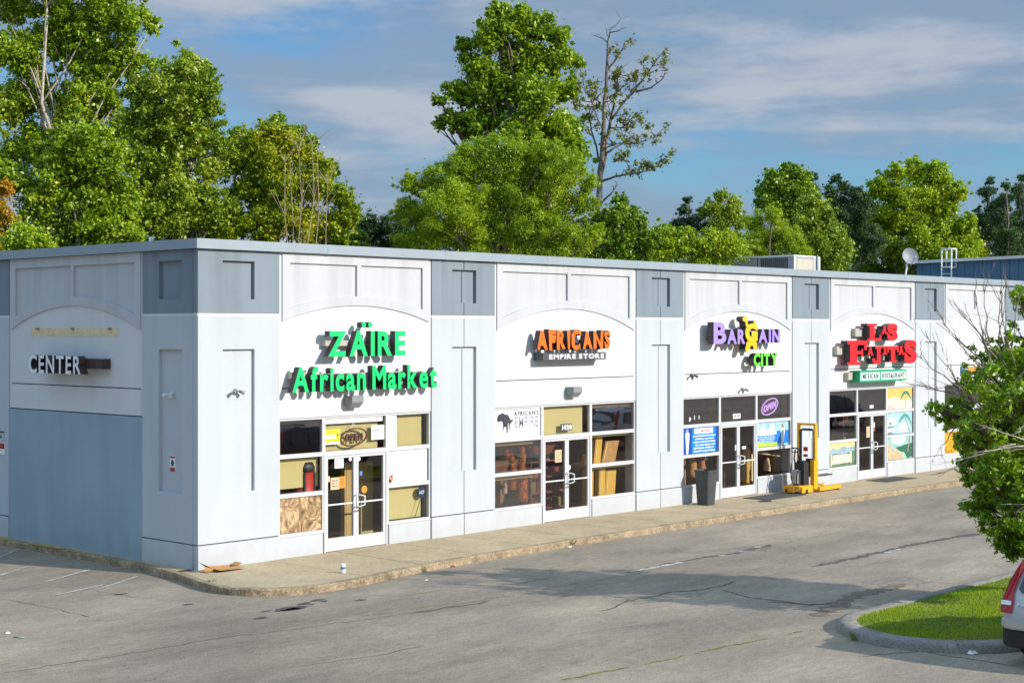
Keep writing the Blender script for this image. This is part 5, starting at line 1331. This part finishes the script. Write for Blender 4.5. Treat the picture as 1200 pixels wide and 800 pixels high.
for x0, x1, yt in ((352, 350, 175), (358, 366, 168), (364, 372, 185), (372, 384, 215), (356, 340, 205), (335, 334, 190)):
    a = at(x0, 300, 55.5 + rr_.uniform(-.3, .3)); a.z = 0; e = at(x1, yt, 55.5 + rr_.uniform(-.5, .5)); pts = wobble(a, e, 6, .012, rr_); m.tube(pts, [.045, .042, .038, .033, .026, .018, .008], 6)
    for q in range(11):
        s0 = pts[rr_.randint(3, 6)]; e2 = s0 + CR * rr_.uniform(-.7, .7) + Vector((0, 0, rr_.uniform(.3, 1.0))); m.tube(wobble(s0, e2, 2, .08, rr_), [.018, .012, .005], 5, cap=False)
m.build('stem', [M('tan dead bark', (.30, .22, .13), .9, .2, 6)], t, recalc=False)
tree('cedar_tree', 'low dark cedar in the gap right of the yellowing thicket', 'cedar', 62, 450, [(430, 262, 18), (448, 268, 20), (468, 264, 18), (440, 285, 24), (470, 288, 22), (420, 280, 16)], 11000, .14, 'dark', 7, aspect=.35, trunk_r=.12, per=8)
tree('poplar_tree', 'tall leafy poplar rising above the round willow in the middle', 'tree', 68, 608,
     [(582, 12, 12), (600, 28, 24), (575, 45, 24), (632, 30, 22), (655, 42, 16), (648, 68, 26), (610, 68, 32), (560, 80, 24), (545, 55, 12), (535, 108, 18), (575, 110, 32), (625, 112, 36), (665, 105, 18), (530, 140, 14), (515, 118, 9), (515, 145, 8), (560, 145, 30), (610, 155, 34), (655, 150, 30), (670, 180, 26), (680, 75, 6), (620, 200, 40)],
     40000, .25, 'cotton', 8, trunk_r=.32, per=9, puff=(.20, .42), group=GB)
tree('willow_tree', 'broad round yellow green willow right behind the empire store roof', 'tree', 58, 585,
     [(585, 195, 40), (545, 200, 34), (625, 195, 36), (510, 215, 30), (660, 205, 30), (590, 235, 52), (535, 245, 42), (645, 240, 44), (490, 250, 26), (685, 240, 18), (505, 280, 34), (560, 285, 46), (620, 285, 46), (670, 285, 34), (480, 285, 22), (480, 215, 16), (692, 275, 16), (600, 175, 22), (560, 180, 24), (640, 178, 22), (470, 250, 14), (690, 215, 14)],
     120000, .14, 'willow', 9, aspect=.30, trunk_r=.3, per=14, puff=(.18, .36), shell=.5, group=GB, droop=.6)
# half dead tree
t = thing('dying_tree', 'thin half dead tree with bare twisted limbs and few brown leaves', 'tree', at(700, 400, 64)); t.location.z = 0
D_ = 64; r = random.Random(21); m = MB(); puffs = []
def limb(pts, r0, r1, twigs=6, leafy=0, tl=.8):
    P_ = [at(x, y, D_ + dz) for x, y, dz in pts]; full = []
    for a, b in zip(P_[:-1], P_[1:]): full += wobble(a, b, 3, .03, r)[:-1]
    full.append(P_[-1]); n = len(full); r0 *= .55; r1 *= .5; m.tube(full, [r0 + (r1 - r0) * i / (n - 1) for i in range(n)], 7)
    for q in range(twigs):
        s0 = full[r.randint(n // 3, n - 1)]; e = s0 + CR * r.uniform(-1, 1) * tl + CF * r.uniform(-1, 1) * tl + Vector((0, 0, r.uniform(.0, 1.0) * tl)); tw = wobble(s0, e, 3, .1, r); m.tube(tw, [.03, .022, .014, .006], 5, cap=False)
        e3 = tw[2] + CR * r.uniform(-.5, .5) * tl + Vector((0, 0, r.uniform(-.1, .5) * tl)); m.tube([tw[2], e3], [.012, .005], 4, cap=False)
        if leafy: puffs.append((e, r.uniform(.16, .36)))
    for q in range(leafy): puffs.append((full[r.randint(n // 2, n - 1)] + Vector((r.uniform(-.4, .4), r.uniform(-.4, .4), r.uniform(-.1, .4))), r.uniform(.16, .42)))
base = at(700, 400, D_); 
m.tube([Vector((base.x, base.y, 0)), at(701, 260, D_), at(703, 215, D_)], [.19, .15, .12], 9)
limb([(703, 215, 0), (706, 170, 0), (708, 120, .2), (712, 70, .2), (712, 50, .3), (716, 33, .3)], .21, .05, 5)
limb([(704, 205, 0), (714, 150, .6), (722, 110, .8), (724, 85, .9)], .15, .03, 9, 9)
limb([(712, 82, .2), (722, 70, 0), (731, 55, -.2)], .08, .02, 5, 3, .5)
limb([(716, 140, .5), (735, 115, .5), (752, 95, .4), (770, 70, .3)], .11, .02, 12, 12, .7)
limb([(745, 108, .4), (763, 103, .2), (775, 94, 0), (783, 82, 0)], .08, .02, 8, 0, .5)
limb([(704, 213, 0), (720, 207, -.4), (742, 203, -.5), (762, 200, -.5), (770, 196, -.5)], .10, .02, 9, 10, .6)
limb([(706, 182, 0), (730, 168, .3), (748, 168, .4), (768, 160, .3)], .09, .02, 9, 5, .6)
limb([(705, 195, 0), (695, 160, .3), (690, 135, .4), (696, 115, .4)], .09, .02, 9, 9, .7)
limb([(706, 150, 0), (694, 120, -.4), (684, 100, -.6)], .06, .015, 8, 5, .6)
limb([(716, 150, .5), (735, 150, .8), (748, 142, .8)], .07, .015, 7, 7, .5)
limb([(703, 240, 0), (715, 228, -.4), (725, 215, -.6)], .10, .02, 3, 0, .3)
limb([(706, 175, 0), (720, 170, -.4), (738, 190, -.5)], .05, .015, 6, 6, .6)
m.build('trunk', [M('grey dead bark', (.155, .125, .105), .9, .3, 6)], t, recalc=False)
leaves('crown', t, puffs, 3600, .15, .5, LM['brown'], 22, .2, .1)
tree('young_tree', 'small pointed green tree right of the willow under the half dead one', 'tree', 60, 728, [(728, 236, 10), (722, 252, 18), (742, 256, 16), (712, 275, 22), (740, 280, 24), (762, 284, 18), (728, 300, 26), (705, 255, 12)], 15000, .17, 'mid', 10, trunk_r=.12, per=8, group=GB)
tree('hedge_tree', 'low bright green tree left of the roof air unit', 'tree', 60, 825, [(785, 280, 18), (808, 288, 20), (835, 286, 22), (860, 290, 20), (775, 296, 16), (830, 305, 26)], 13000, .15, 'lime', 11, trunk_r=.1, per=8)
tree('spruce_tree', 'thin dark evergreen at the left of the far tree line', 'evergreen', 80, 800, [(806, 234, 6), (803, 246, 9), (812, 258, 11), (797, 262, 12), (808, 276, 14), (793, 282, 14), (825, 268, 9)], 9000, .16, 'dark', 12, aspect=.3, trunk_r=.12, per=7)
tree('broadleaf_tree', 'brownish green tree between the thin evergreen and the feathery cypress', 'tree', 82, 850, [(845, 230, 9), (860, 238, 11), (836, 244, 12), (855, 252, 14), (840, 265, 16), (868, 258, 12), (850, 280, 18), (825, 250, 8)], 11000, .19, 'olive', 13, trunk_r=.14, per=7, group=GB)
tree('cypress_tree', 'feathery yellow green cypress behind the roof air unit', 'tree', 66, 895, [(905, 252, 14), (888, 262, 16), (880, 278, 20), (905, 275, 22), (925, 280, 18), (870, 295, 20), (900, 298, 24), (935, 298, 18)], 24000, .15, 'willow', 14, aspect=.22, trunk_r=.14, per=10, droop=-.3, group=GB)
tree('oak_tree', 'dark rounded tree behind the feathery cypress', 'tree', 78, 920, [(925, 202, 12), (910, 210, 16), (938, 210, 14), (898, 222, 14), (925, 225, 22), (945, 228, 16), (905, 240, 18), (935, 250, 24)], 20000, .21, 'mid', 15, trunk_r=.2, per=8, group=GB)
tree('vine_tree', 'pale leaved vine covered tree right of the roof air unit', 'tree', 70, 965, [(950, 236, 14), (965, 250, 18), (945, 258, 18), (975, 272, 20), (955, 282, 22), (985, 292, 20), (940, 285, 16), (970, 305, 24)], 19000, .19, 'olive', 16, trunk_r=.16, per=8, group=GB)
tree('pine_tree', 'dark pine between the rounded trees of the far tree line', 'pine', 84, 980, [(952, 208, 7), (953, 222, 10), (980, 210, 8), (990, 220, 10), (975, 228, 14), (1000, 230, 13), (985, 246, 18), (1010, 250, 16), (1000, 272, 22), (1020, 285, 22), (965, 245, 12)], 19000, .17, 'dark', 17, aspect=.3, trunk_r=.18, per=8)
tree('maple_tree', 'large rounded yellow green tree behind the satellite dish', 'tree', 86, 1075, [(1050, 205, 14), (1072, 200, 16), (1095, 205, 18), (1035, 222, 18), (1062, 228, 24), (1098, 232, 26), (1120, 225, 14), (1030, 250, 22), (1065, 260, 28), (1105, 262, 28), (1130, 265, 16), (1040, 285, 26), (1085, 292, 32), (1125, 292, 24), (1142, 295, 12)], 42000, .22, 'lime', 18, trunk_r=.3, per=9, group=GB)
for k, (px, bl, lab) in enumerate(((1160, [(1160, 212, 6), (1158, 226, 11), (1166, 242, 14), (1152, 256, 16), (1166, 275, 20), (1150, 292, 18)], 'dark spruce at the right behind the blue metal building'),
                                   (1196, [(1196, 208, 6), (1192, 224, 12), (1204, 240, 16), (1188, 258, 18), (1204, 278, 22), (1188, 295, 20)], 'dark spruce at the far right edge of the tree line'),
                                   (1178, [(1178, 218, 6), (1180, 235, 10), (1174, 255, 13), (1182, 276, 16), (1176, 295, 18)], 'smaller dark spruce between the two at the far right'))):
    tree('spruce_tree', lab, 'spruce', 92 - 3 * k, px, bl, 13000, .19, 'dark', 30 + k, aspect=.28, trunk_r=.16, per=8)
tree('broadleaf_tree', 'deep green tree filling in behind the pine and the large rounded tree', 'tree', 95, 1015, [(1015, 235, 14), (1005, 255, 20), (1030, 270, 24), (950, 265, 22), (1145, 275, 20), (1000, 290, 26)], 12000, .24, 'dark', 34, trunk_r=.2, per=8, aspect=.6)
# the low understory that closes the gaps under the crowns, plant by plant
for k, (px, py, dep, mat_, lab) in enumerate(((225, 275, 60, 'mid', 'deep green bush under the rounded cottonwood'), (395, 285, 60, 'mid', 'deep green bush at the foot of the yellowing thicket'),
                                             (100, 265, 64, 'dark', 'dark bush in the gap under the tallest cottonwood'), (775, 290, 64, 'mid', 'green bush right of the small pointed tree'), (690, 285, 64, 'dark', 'dark bush under the half dead tree'), (170, 225, 64, 'dark', 'dark bush between the two cottonwoods'), (1032, 300, 88, 'mid', 'green bush closing the gap left of the satellite dish'), (560, 250, 66, 'mid', 'green bush standing inside the shade of the broad willow'), (640, 262, 66, 'mid', 'second green bush behind the broad willow near the half dead tree'))):
    tree('bush', lab, 'bush', dep, px, [(px - 18, py, 20), (px + 18, py + 4, 22), (px, py - 14, 18), (px, py + 24, 28), (px - 34, py + 22, 20), (px + 34, py + 24, 20)], 9000, .2, mat_, 50 + k, trunk_r=.1, per=7)

# ---------------------------------------------------------------- the island tree, close to the camera
TB = Vector((9.75, -14.35, .13))
t = thing('ash_tree', 'leafy dark green tree with bare grey twigs on the lawn island', 'tree', TB)
r = random.Random(77); m = MB(); puffs = []; wts = []; dead = MB()
DT = 28.2
m.tube(wobble(TB - Vector((0, 0, .1)), at(1238, 400, DT + .5), 6, .015, r), [.17, .15, .135, .12, .10, .07, .03], 9)
BL_ = [(1150, 432, 26, .5), (1172, 405, 20, .2), (1190, 420, 26, -.3), (1122, 470, 20, .2), (1150, 480, 30, -.4), (1105, 486, 10, .3), (1185, 480, 34, .2), (1128, 515, 14, -.2), (1160, 525, 28, .3), (1195, 530, 38, -.6), (1168, 560, 28, .1), (1150, 590, 22, .5), (1175, 605, 26, -.2), (1200, 590, 36, .4), (1192, 632, 22, 0), (1225, 620, 40, 0), (1215, 370, 22, .3), (1230, 440, 60, .2), (1235, 520, 70, .4), (1260, 590, 60, -.3), (1285, 480, 60, .1), (1300, 560, 55, .4), (1275, 400, 45, 0), (1320, 520, 40, -.3), (1205, 350, 10, .2), (1180, 450, 40, 1.0), (1210, 560, 50, -1.0), (1250, 480, 50, 1.2), (1140, 450, 22, .4), (1118, 492, 16, .2), (1140, 510, 22, -.2), (1145, 555, 20, 0), (1160, 455, 30, .6), (1180, 520, 36, .6), (1185, 560, 34, -.5), (1160, 612, 18, 0), (1180, 635, 16, .3), (1200, 640, 20, 0), (1198, 395, 20, .3), (1195, 345, 12, 0), (1200, 460, 40, -.6), (1095, 478, 9, 0), (1150, 500, 26, -.8), (1135, 485, 20, .9), (1165, 540, 28, -.9), (1170, 580, 26, .9), (1150, 570, 20, -.6), (1190, 605, 26, -.9), (1150, 440, 24, -.8), (1170, 470, 28, -1.2), (1130, 540, 12, .5), (1205, 500, 40, .2), (1195, 560, 36, 1.1), (1345, 470, 60, .3), (1385, 530, 55, -.4), (1350, 400, 42, .5), (1400, 460, 50, .2), (1300, 370, 36, .4), (1290, 420, 50, -.8), (1430, 500, 40, 0)]
for (px, py, pr, dz) in BL_:
    c = at(px, py, DT + dz); k_ = DT / FPX; rr = pr * k_
    s0 = TB.lerp(at(1238, 400, DT + .5), min(.9, max(.15, (c.z - 1.0) / 5.5)))
    m.tube(wobble(s0, c, 4, .06, r), [.05, .042, .032, .022, .012], 6)
    for q in range(11):
        d = Vector((r.gauss(0, 1), r.gauss(0, 1), r.gauss(0, .9))).normalized() * rr * r.random() ** .45
        pc = c + d; m.tube([c.lerp(s0, r.random() * .3), c + d * .5 + Vector((0, 0, .04)), pc], [.014, .010, .005], 5, cap=False); puffs.append((pc, max(.10, rr * r.uniform(.22, .45)))); wts.append(.30 if (py < 505 and px < 1176) else (.65 if py < 470 else 1.0))
leaves('crown', t, puffs, 125000, .105, .42, LM['island'], 78, .35, .15, droop=.3, W2=np.array([q[1] ** 2 * w_ for q, w_ in zip(puffs, wts)]))
m.build('trunk', ['bark'], t, recalc=False)
def twig(p0, p1, r0, n, spread, depth=2, mb=None):
    mb = mb or dead
    pts = wobble(p0, p1, 5, .035, r); mb.tube(pts, [r0 * (1 - .8 * i / 5) for i in range(6)], 6)
    if depth:
        L_ = (p1 - p0).length
        for q in range(n):
            s0 = pts[r.randint(1, 5)]; dr = (p1 - p0).normalized() + CR * r.uniform(-spread, spread) + CF * r.uniform(-spread, spread) + Vector((0, 0, r.uniform(-.1, .5)))
            twig(s0, s0 + dr.normalized() * L_ * r.uniform(.25, .5), r0 * .5, max(2, n - 2), spread, depth - 1, mb)
for (a, b, r0, n) in (((1168, 420), (1116, 350), .022, 4), ((1162, 430), (1140, 342), .018, 3), ((1160, 400), (1153, 330), .016, 3), ((1175, 420), (1172, 345), .018, 4), ((1185, 430), (1190, 348), .018, 4), ((1170, 400), (1180, 338), .014, 3),
                      ((1140, 470), (1080, 420), .018, 4), ((1150, 475), (1108, 440), .016, 3), ((1140, 465), (1072, 452), .020, 5), ((1130, 470), (1105, 412), .014, 4), ((1120, 500), (1092, 540), .012, 3), ((1150, 530), (1098, 560), .012, 3), ((1170, 440), (1100, 375), .018, 4), ((1180, 430), (1128, 365), .015, 4), ((1150, 450), (1085, 455), .014, 4), ((1190, 430), (1165, 335), .015, 4), ((1130, 460), (1090, 400), .012, 4), ((1155, 440), (1118, 395), .014, 5)):
    twig(at(*a, DT - .6 + r.uniform(-.4, .4)), at(*b, DT - .6 + r.uniform(-.6, .6)), r0, n, .55)
dead.build('bare_twigs', ['deadwood'], t, recalc=False)
pale = MB()
for (a, b, r0) in (((1240, 520), (1140, 530), .026), ((1200, 515), (1150, 498), .014), ((1190, 520), (1128, 538), .014), ((1215, 470), (1196, 505), .02), ((1225, 380), (1205, 470), .02), ((1260, 560), (1190, 600), .02)):
    twig(at(*a, DT - 1.25), at(*b, DT - 1.45), r0, 3, .4, 2, pale)
pale.build('pale_limbs', ['palebark'], t, recalc=False)

# ================================================================ the parked car
CARX, CARY = 3.28, -16.72
car = thing('parked_car', 'silver grey estate car parked tight along the lawn island, rear end showing', 'car', (CARX, CARY, 0))
SIL = M('champagne silver car paint', (.50, .49, .46), .28, .03, 3, spec=.6, metal=.35)
CGL = M('tinted car glass', (.03, .045, .05), .06, .1, 2, spec=.8)
BLP = M('black bumper plastic', (.02, .02, .022), .55, .1, 20)
TLR = M('red tail lamp lens', (.42, .012, .015), .15, .1, 10, spec=.7)
CHR = M('chrome trim', (.7, .7, .7), .12, .03, metal=1.0)
# stations along the car: x, bottom, belt, roof, half width bottom, belt, roof
ST = [(.02, .52, .70, .74, .74, .78, .70), (.06, .45, .80, .93, .82, .86, .78), (.12, .42, .92, 1.05, .86, .885, .80), (.24, .40, 1.00, 1.36, .88, .90, .74), (.42, .38, 1.02, 1.60, .89, .91, .66), (.70, .35, 1.02, 1.67, .90, .91, .66), (1.5, .33, 1.0, 1.69, .90, .91, .68), (2.4, .33, .98, 1.66, .90, .91, .68), (2.9, .33, .98, 1.52, .90, .91, .66), (3.45, .34, .98, 1.10, .90, .90, .70), (3.9, .36, .92, 1.0, .88, .87, .66), (4.3, .40, .82, .90, .84, .82, .62), (4.46, .46, .70, .76, .76, .72, .56)]
def sect(s):
    x, zb, zl, zr, hb, hl, hr = s
    return [(0, zb), (hb * .9, zb), (hb, zb + .10), (hl, (zb + zl) / 2), (hl - .01, zl), (hr + .04, zr - .10), (hr - .06, zr - .015), (hr * .5, zr + .012), (0, zr + .018)]
vs, fs = [], []; np_ = 9
for s in ST:
    q = sect(s); full = [(s[0], -y, z) for y, z in q] + [(s[0], y, z) for y, z in q[-2:0:-1]]
    vs += full
n = 16
for a in range(len(ST) - 1):
    for i in range(n): fs.append((a * n + i, a * n + (i + 1) % n, (a + 1) * n + (i + 1) % n, (a + 1) * n + i))
fs += [tuple(range(n))[::-1], tuple(range((len(ST) - 1) * n, len(ST) * n))]
m = MB(); m.add(vs, fs, 0, True); body = m.build('body', [SIL], car, local=True)
md = body.modifiers.new('smooth', 'SUBSURF'); md.levels = md.render_levels = 2
def xr(z):   # rear surface of the tailgate at height z
    P_ = [(.74, .02), (.93, .06), (1.05, .12), (1.36, .24), (1.60, .42)]
    for (z0, x0), (z1, x1) in zip(P_[:-1], P_[1:]):
        if z <= z1: return x0 + (x1 - x0) * (z - z0) / (z1 - z0)
    return .45
def rear_patch(name, poly, off, mat, th=.03, parent=car):
    """a patch that follows the tailgate: poly of (y, z)"""
    mb = MB(); k = len(poly)
    mb.add([(xr(z) - off, y, z) for y, z in poly] + [(xr(z) - off + th, y, z) for y, z in poly], [tuple(range(k)), tuple(range(k, 2 * k))] + [(i, (i + 1) % k, k + (i + 1) % k, k + i) for i in range(k)])
    return mb.build(name, [mat], parent, local=True)
rear_patch('rear_window', [(-.60, 1.10), (.60, 1.10), (.66, 1.16), (.61, 1.36), (.52, 1.52), (-.52, 1.52), (-.61, 1.36), (-.66, 1.16)], .012, CGL, .06)
for sg in (1, -1):
    L_ = rear_patch('tail_lamp', [(sg * .72, .80), (sg * .885, .80), (sg * .895, .95), (sg * .86, 1.10), (sg * .80, 1.30), (sg * .70, 1.56), (sg * .62, 1.58), (sg * .68, 1.36), (sg * .73, 1.12), (sg * .71, .96)], .03, TLR, .10)
    rear_patch('lamp_lens', [(sg * .73, .92), (sg * .885, .92), (sg * .89, .98), (sg * .735, .98)], .034, MAT['lwhite'], .03, L_)
    mb = MB(); mb.box(.02, .05, min(sg * .60, sg * .80), max(sg * .60, sg * .80), .46, .53); mb.build('reflector', [TLR], car, local=True)
rear_patch('number_plate', [(-.26, .80), (.26, .80), (.26, .92), (-.26, .92)], .02, MAT['paper'], .02)
rear_patch('tailgate_handle', [(.05, 1.03), (.42, 1.03), (.42, 1.08), (.05, 1.08)], .02, BLP, .03)
mb = MB(lambda u, v, d: (xr(v) - .012 - d, -u, v)); flat_text(mb, 'EX', -.64, -.52, .905, .945, 0, th=.004, bold=.02); mb.build('badge', [CHR], car, local=True)
m = MB(lambda a, b, c: (a, b, c))
m.prism([(-.07, -.70), (-.02, -.84), (.10, -.93), (.9, -.935), (.9, -.80), (.14, -.78), (.1, .78), (.14, .78), (.9, .80), (.9, .935), (.10, .93), (-.02, .84), (-.07, .70)][:0] or [(-.07, -.70), (-.02, -.84), (.10, -.925), (.46, -.935), (.46, .935), (.10, .925), (-.02, .84), (-.07, .70)], .57, .73)
bp_ = m.build('rear_bumper', [SIL], car, local=True, bevel=.03)
m = MB(); m.prism([(-.05, -.68), (0, -.80), (.12, -.91), (.46, -.92), (.46, .92), (.12, .91), (0, .80), (-.05, .68)], .30, .568); m.build('bumper_skirt', [BLP], bp_, local=True, bevel=.02)
for x in (.98, 3.62):
    for sg in (1, -1):
        w = MB(); y0_, y1_ = sorted((sg * .70, sg * .925)); w.tube([(x, y0_, .345), (x, y0_ + .03, .345), (x, y1_ - .03, .345), (x, y1_, .345)], [.31, .345, .345, .31], 28); wh = w.build('wheel', ['rubber'], car, local=True)
        w = MB(); w.tube([(x, sg * .926, .345), (x, sg * .934, .345)], [.21, .20], 20); 
        for q in range(5):
            a = q * 2 * math.pi / 5; w.tube([(x, sg * .936, .345), (x + .2 * math.cos(a), sg * .936, .345 + .2 * math.sin(a))], .025, 5)
        w.build('rim', [CHR], wh, local=True)
        w = MB(); k = 20; pts = [(x + .41 * math.cos(math.pi * i / k), .345 + .41 * math.sin(math.pi * i / k)) for i in range(k + 1)]; w.T = lambda a, b, c: (a, c, b)
        w.prism([(x + .36 * math.cos(math.pi * i / k), .345 + .36 * math.sin(math.pi * i / k)) for i in range(k + 1)] + pts[::-1], sg * .86, sg * .925); w.build('wheel_arch', [BLP], car, local=True)
def side_glass(x0, x1, sg):
    zs = (1.04, 1.50); P_ = []
    for (x, z) in ((x0[0], 1.04), (x1[0], 1.04), (x1[1], 1.50), (x0[1], 1.50)):
        hl, hr = .90, .70; f = (z - 1.0) / (1.60 - 1.0); P_.append((x, sg * (hl + (hr - hl) * f + .012), z))
    mb = MB(); mb.add(P_ + [(p[0], p[1] - sg * .05, p[2]) for p in P_], [(0, 1, 2, 3), (4, 5, 6, 7), (0, 1, 5, 4), (1, 2, 6, 5), (2, 3, 7, 6), (3, 0, 4, 7)]); mb.build('side_window', [CGL], car, local=True)
for sg in (1, -1):
    side_glass((.62, .72), (1.35, 1.35), sg); side_glass((1.42, 1.42), (2.25, 2.2), sg); side_glass((2.32, 2.27), (3.15, 2.75), sg)
    mb = MB(); mb.box(3.0, 3.2, min(sg * .93, sg * 1.08), max(sg * .93, sg * 1.08), 1.04, 1.2); mb.build('wing_mirror', [SIL], car, local=True, bevel=.03)
    mb = MB(); mb.tube([(.9, sg * .60, 1.60), (1.0, sg * .60, 1.68), (2.3, sg * .60, 1.68), (2.4, sg * .60, 1.60)], .02, 6); mb.build('roof_rail', [BLP], car, local=True)
w = MB(); w.add([(2.95, -.62, 1.49), (2.95, .62, 1.49), (3.42, .70, 1.13), (3.42, -.70, 1.13)], [(0, 1, 2, 3)]); w.v = [(p[0] + .03, p[1], p[2] + .03) for p in w.v]; w.build('windscreen', [CGL], car, local=True, recalc=False)

# more cars of the same make in the row beyond the frame; the shop windows mirror them
def copy_tree(o, parent=None):
    c = o.copy(); COL.objects.link(c); c.parent = parent
    for ch in list(o.children): copy_tree(ch, c)
    return c
for X_, y_, col_, lab in ((14.8, -16.6, (.03, .035, .05), 'dark blue estate car second along the lawn island'), (21.0, -16.8, (.30, .05, .05), 'maroon estate car third along the lawn island'), (33.0, -16.5, (.6, .6, .6), 'white estate car standing alone beyond the lawn island'), (50.0, -16.7, (.05, .05, .055), 'black estate car far along the lot')):
    c = copy_tree(car); c.location = (X_, y_, 0); c['label'] = lab; c['group'] = 'cars parked in a row along the island'
    mt = M('car paint ' + lab.split()[0], col_, .28, .03, 3, spec=.6, metal=.2)
    for ch in c.children:
        for q in [ch] + list(ch.children):
            for sl in q.material_slots:
                if sl.material and sl.material.name.startswith('champagne'): sl.link = 'OBJECT'; sl.material = mt
car['group'] = 'cars parked in a row along the island'
# ================================================================ sky, sun, camera
SUN_EL, SUN_AZ = R(26.0), R(20.0)       # azimuth measured from the shop front's normal towards +X
sd = Vector((math.sin(SUN_AZ) * math.cos(SUN_EL), -math.cos(SUN_AZ) * math.cos(SUN_EL), math.sin(SUN_EL)))
L_ = bpy.data.lights.new('sun', 'SUN'); L_.energy = 4.4; L_.angle = R(.53); L_.color = (1.0, .95, .87)
so = bpy.data.objects.new('sun', L_); COL.objects.link(so); so.rotation_euler = (-sd).to_track_quat('-Z', 'Y').to_euler(); so.location = (0, -40, 40)

w = bpy.data.worlds.new('World'); scene.world = w; w.use_nodes = True
nt = w.node_tree; N = nt.nodes; L = nt.links; bg = N['Background']
sky = N.new('ShaderNodeTexSky'); sky.sky_type = 'NISHITA'; sky.sun_disc = False; sky.sun_elevation = SUN_EL
sky.sun_rotation = math.atan2(sd.x, sd.y); sky.air_density = 1.0; sky.dust_density = .6; sky.ozone_density = 2.2
tc = N.new('ShaderNodeTexCoord')
def wnoise(scale, st, detail=6, rough=.55, off=(0, 0, 0), dist=0.0):
    mp = N.new('ShaderNodeMapping'); mp.inputs['Scale'].default_value = st; mp.inputs['Location'].default_value = off; L.new(tc.outputs['Generated'], mp.inputs['Vector'])
    nz = N.new('ShaderNodeTexNoise'); nz.inputs['Scale'].default_value = scale; nz.inputs['Detail'].default_value = detail; nz.inputs['Roughness'].default_value = rough; nz.inputs['Distortion'].default_value = dist
    L.new(mp.outputs['Vector'], nz.inputs['Vector']); return nz.outputs['Fac']
def wr(v, a, b, lo, hi, smooth=True):
    r_ = N.new('ShaderNodeMapRange'); r_.interpolation_type = 'SMOOTHSTEP' if smooth else 'LINEAR'
    for k_, x in (('From Min', a), ('From Max', b), ('To Min', lo), ('To Max', hi)): r_.inputs[k_].default_value = x
    L.new(v, r_.inputs['Value']); return r_.outputs['Result']
def wmix(f, a, b, mode='MIX'):
    q = N.new('ShaderNodeMix'); q.data_type = 'RGBA'; q.blend_type = mode
    for s_, x in ((0, f), (6, a), (7, b)):
        if hasattr(x, 'is_linked'): L.new(x, q.inputs[s_])
        elif isinstance(x, tuple): q.inputs[s_].default_value = (*x, 1)
        else: q.inputs[s_].default_value = x
    return q.outputs[2]
# thin veil of grey blue cloud, then brighter streaks low in the sky
tint = wmix(1.0, sky.outputs[0], (.44, .69, .88), 'MULTIPLY')
OX = 4.1
fine = wr(wnoise(7.0, (1, 1, 3.5), 8, .62, (5, 2, 1)), .3, .7, -.11, .11, False)
def addf(a, b):
    q = N.new('ShaderNodeMath'); q.operation = 'ADD'; L.new(a, q.inputs[0]); L.new(b, q.inputs[1]); return q.outputs[0]
veil = wr(addf(wnoise(1.7, (1, 1, 4.5), 5, .5, (3 + OX, 1, 0), .3), fine), .33, .57, 0, .92)
c1 = wmix(veil, tint, (1.8, 2.45, 3.4))
st1 = wr(addf(wnoise(2.6, (1, 1, 7.5), 7, .55, (1.3 + OX, .2, .35), .35), fine), .46, .66, 0, .95)
c2 = wmix(st1, c1, (3.2, 3.6, 4.15))
# unseen brighter blue overhead, added to lift the fill on the shaded end wall
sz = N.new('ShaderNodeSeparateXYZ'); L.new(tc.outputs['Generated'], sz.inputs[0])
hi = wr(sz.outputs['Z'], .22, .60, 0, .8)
fill_sky = wmix(hi, c2, (3.9, 6.1, 8.8))
L.new(fill_sky, bg.inputs['Color']); bg.inputs['Strength'].default_value = .125

cam = bpy.data.cameras.new('camera'); co = bpy.data.objects.new('camera', cam); COL.objects.link(co)
co.location = CAM
fwd = Vector((UX[1], UY[1], 0)); co.rotation_euler = fwd.to_track_quat('-Z', 'Y').to_euler()
cam.sensor_width = 36; cam.lens = 36 * FPX / 1200; cam.shift_y = (HY - 400) / 1200; cam.clip_end = 2000; cam.clip_start = .1
scene.camera = co
vs_ = scene.view_settings; vs_.view_transform = 'Standard'; vs_.look = 'None'; vs_.gamma = 1; vs_.use_curve_mapping = False; vs_.exposure = 0.25
scene.cycles.max_bounces = 8; scene.cycles.transparent_max_bounces = 16; scene.cycles.use_denoising = True
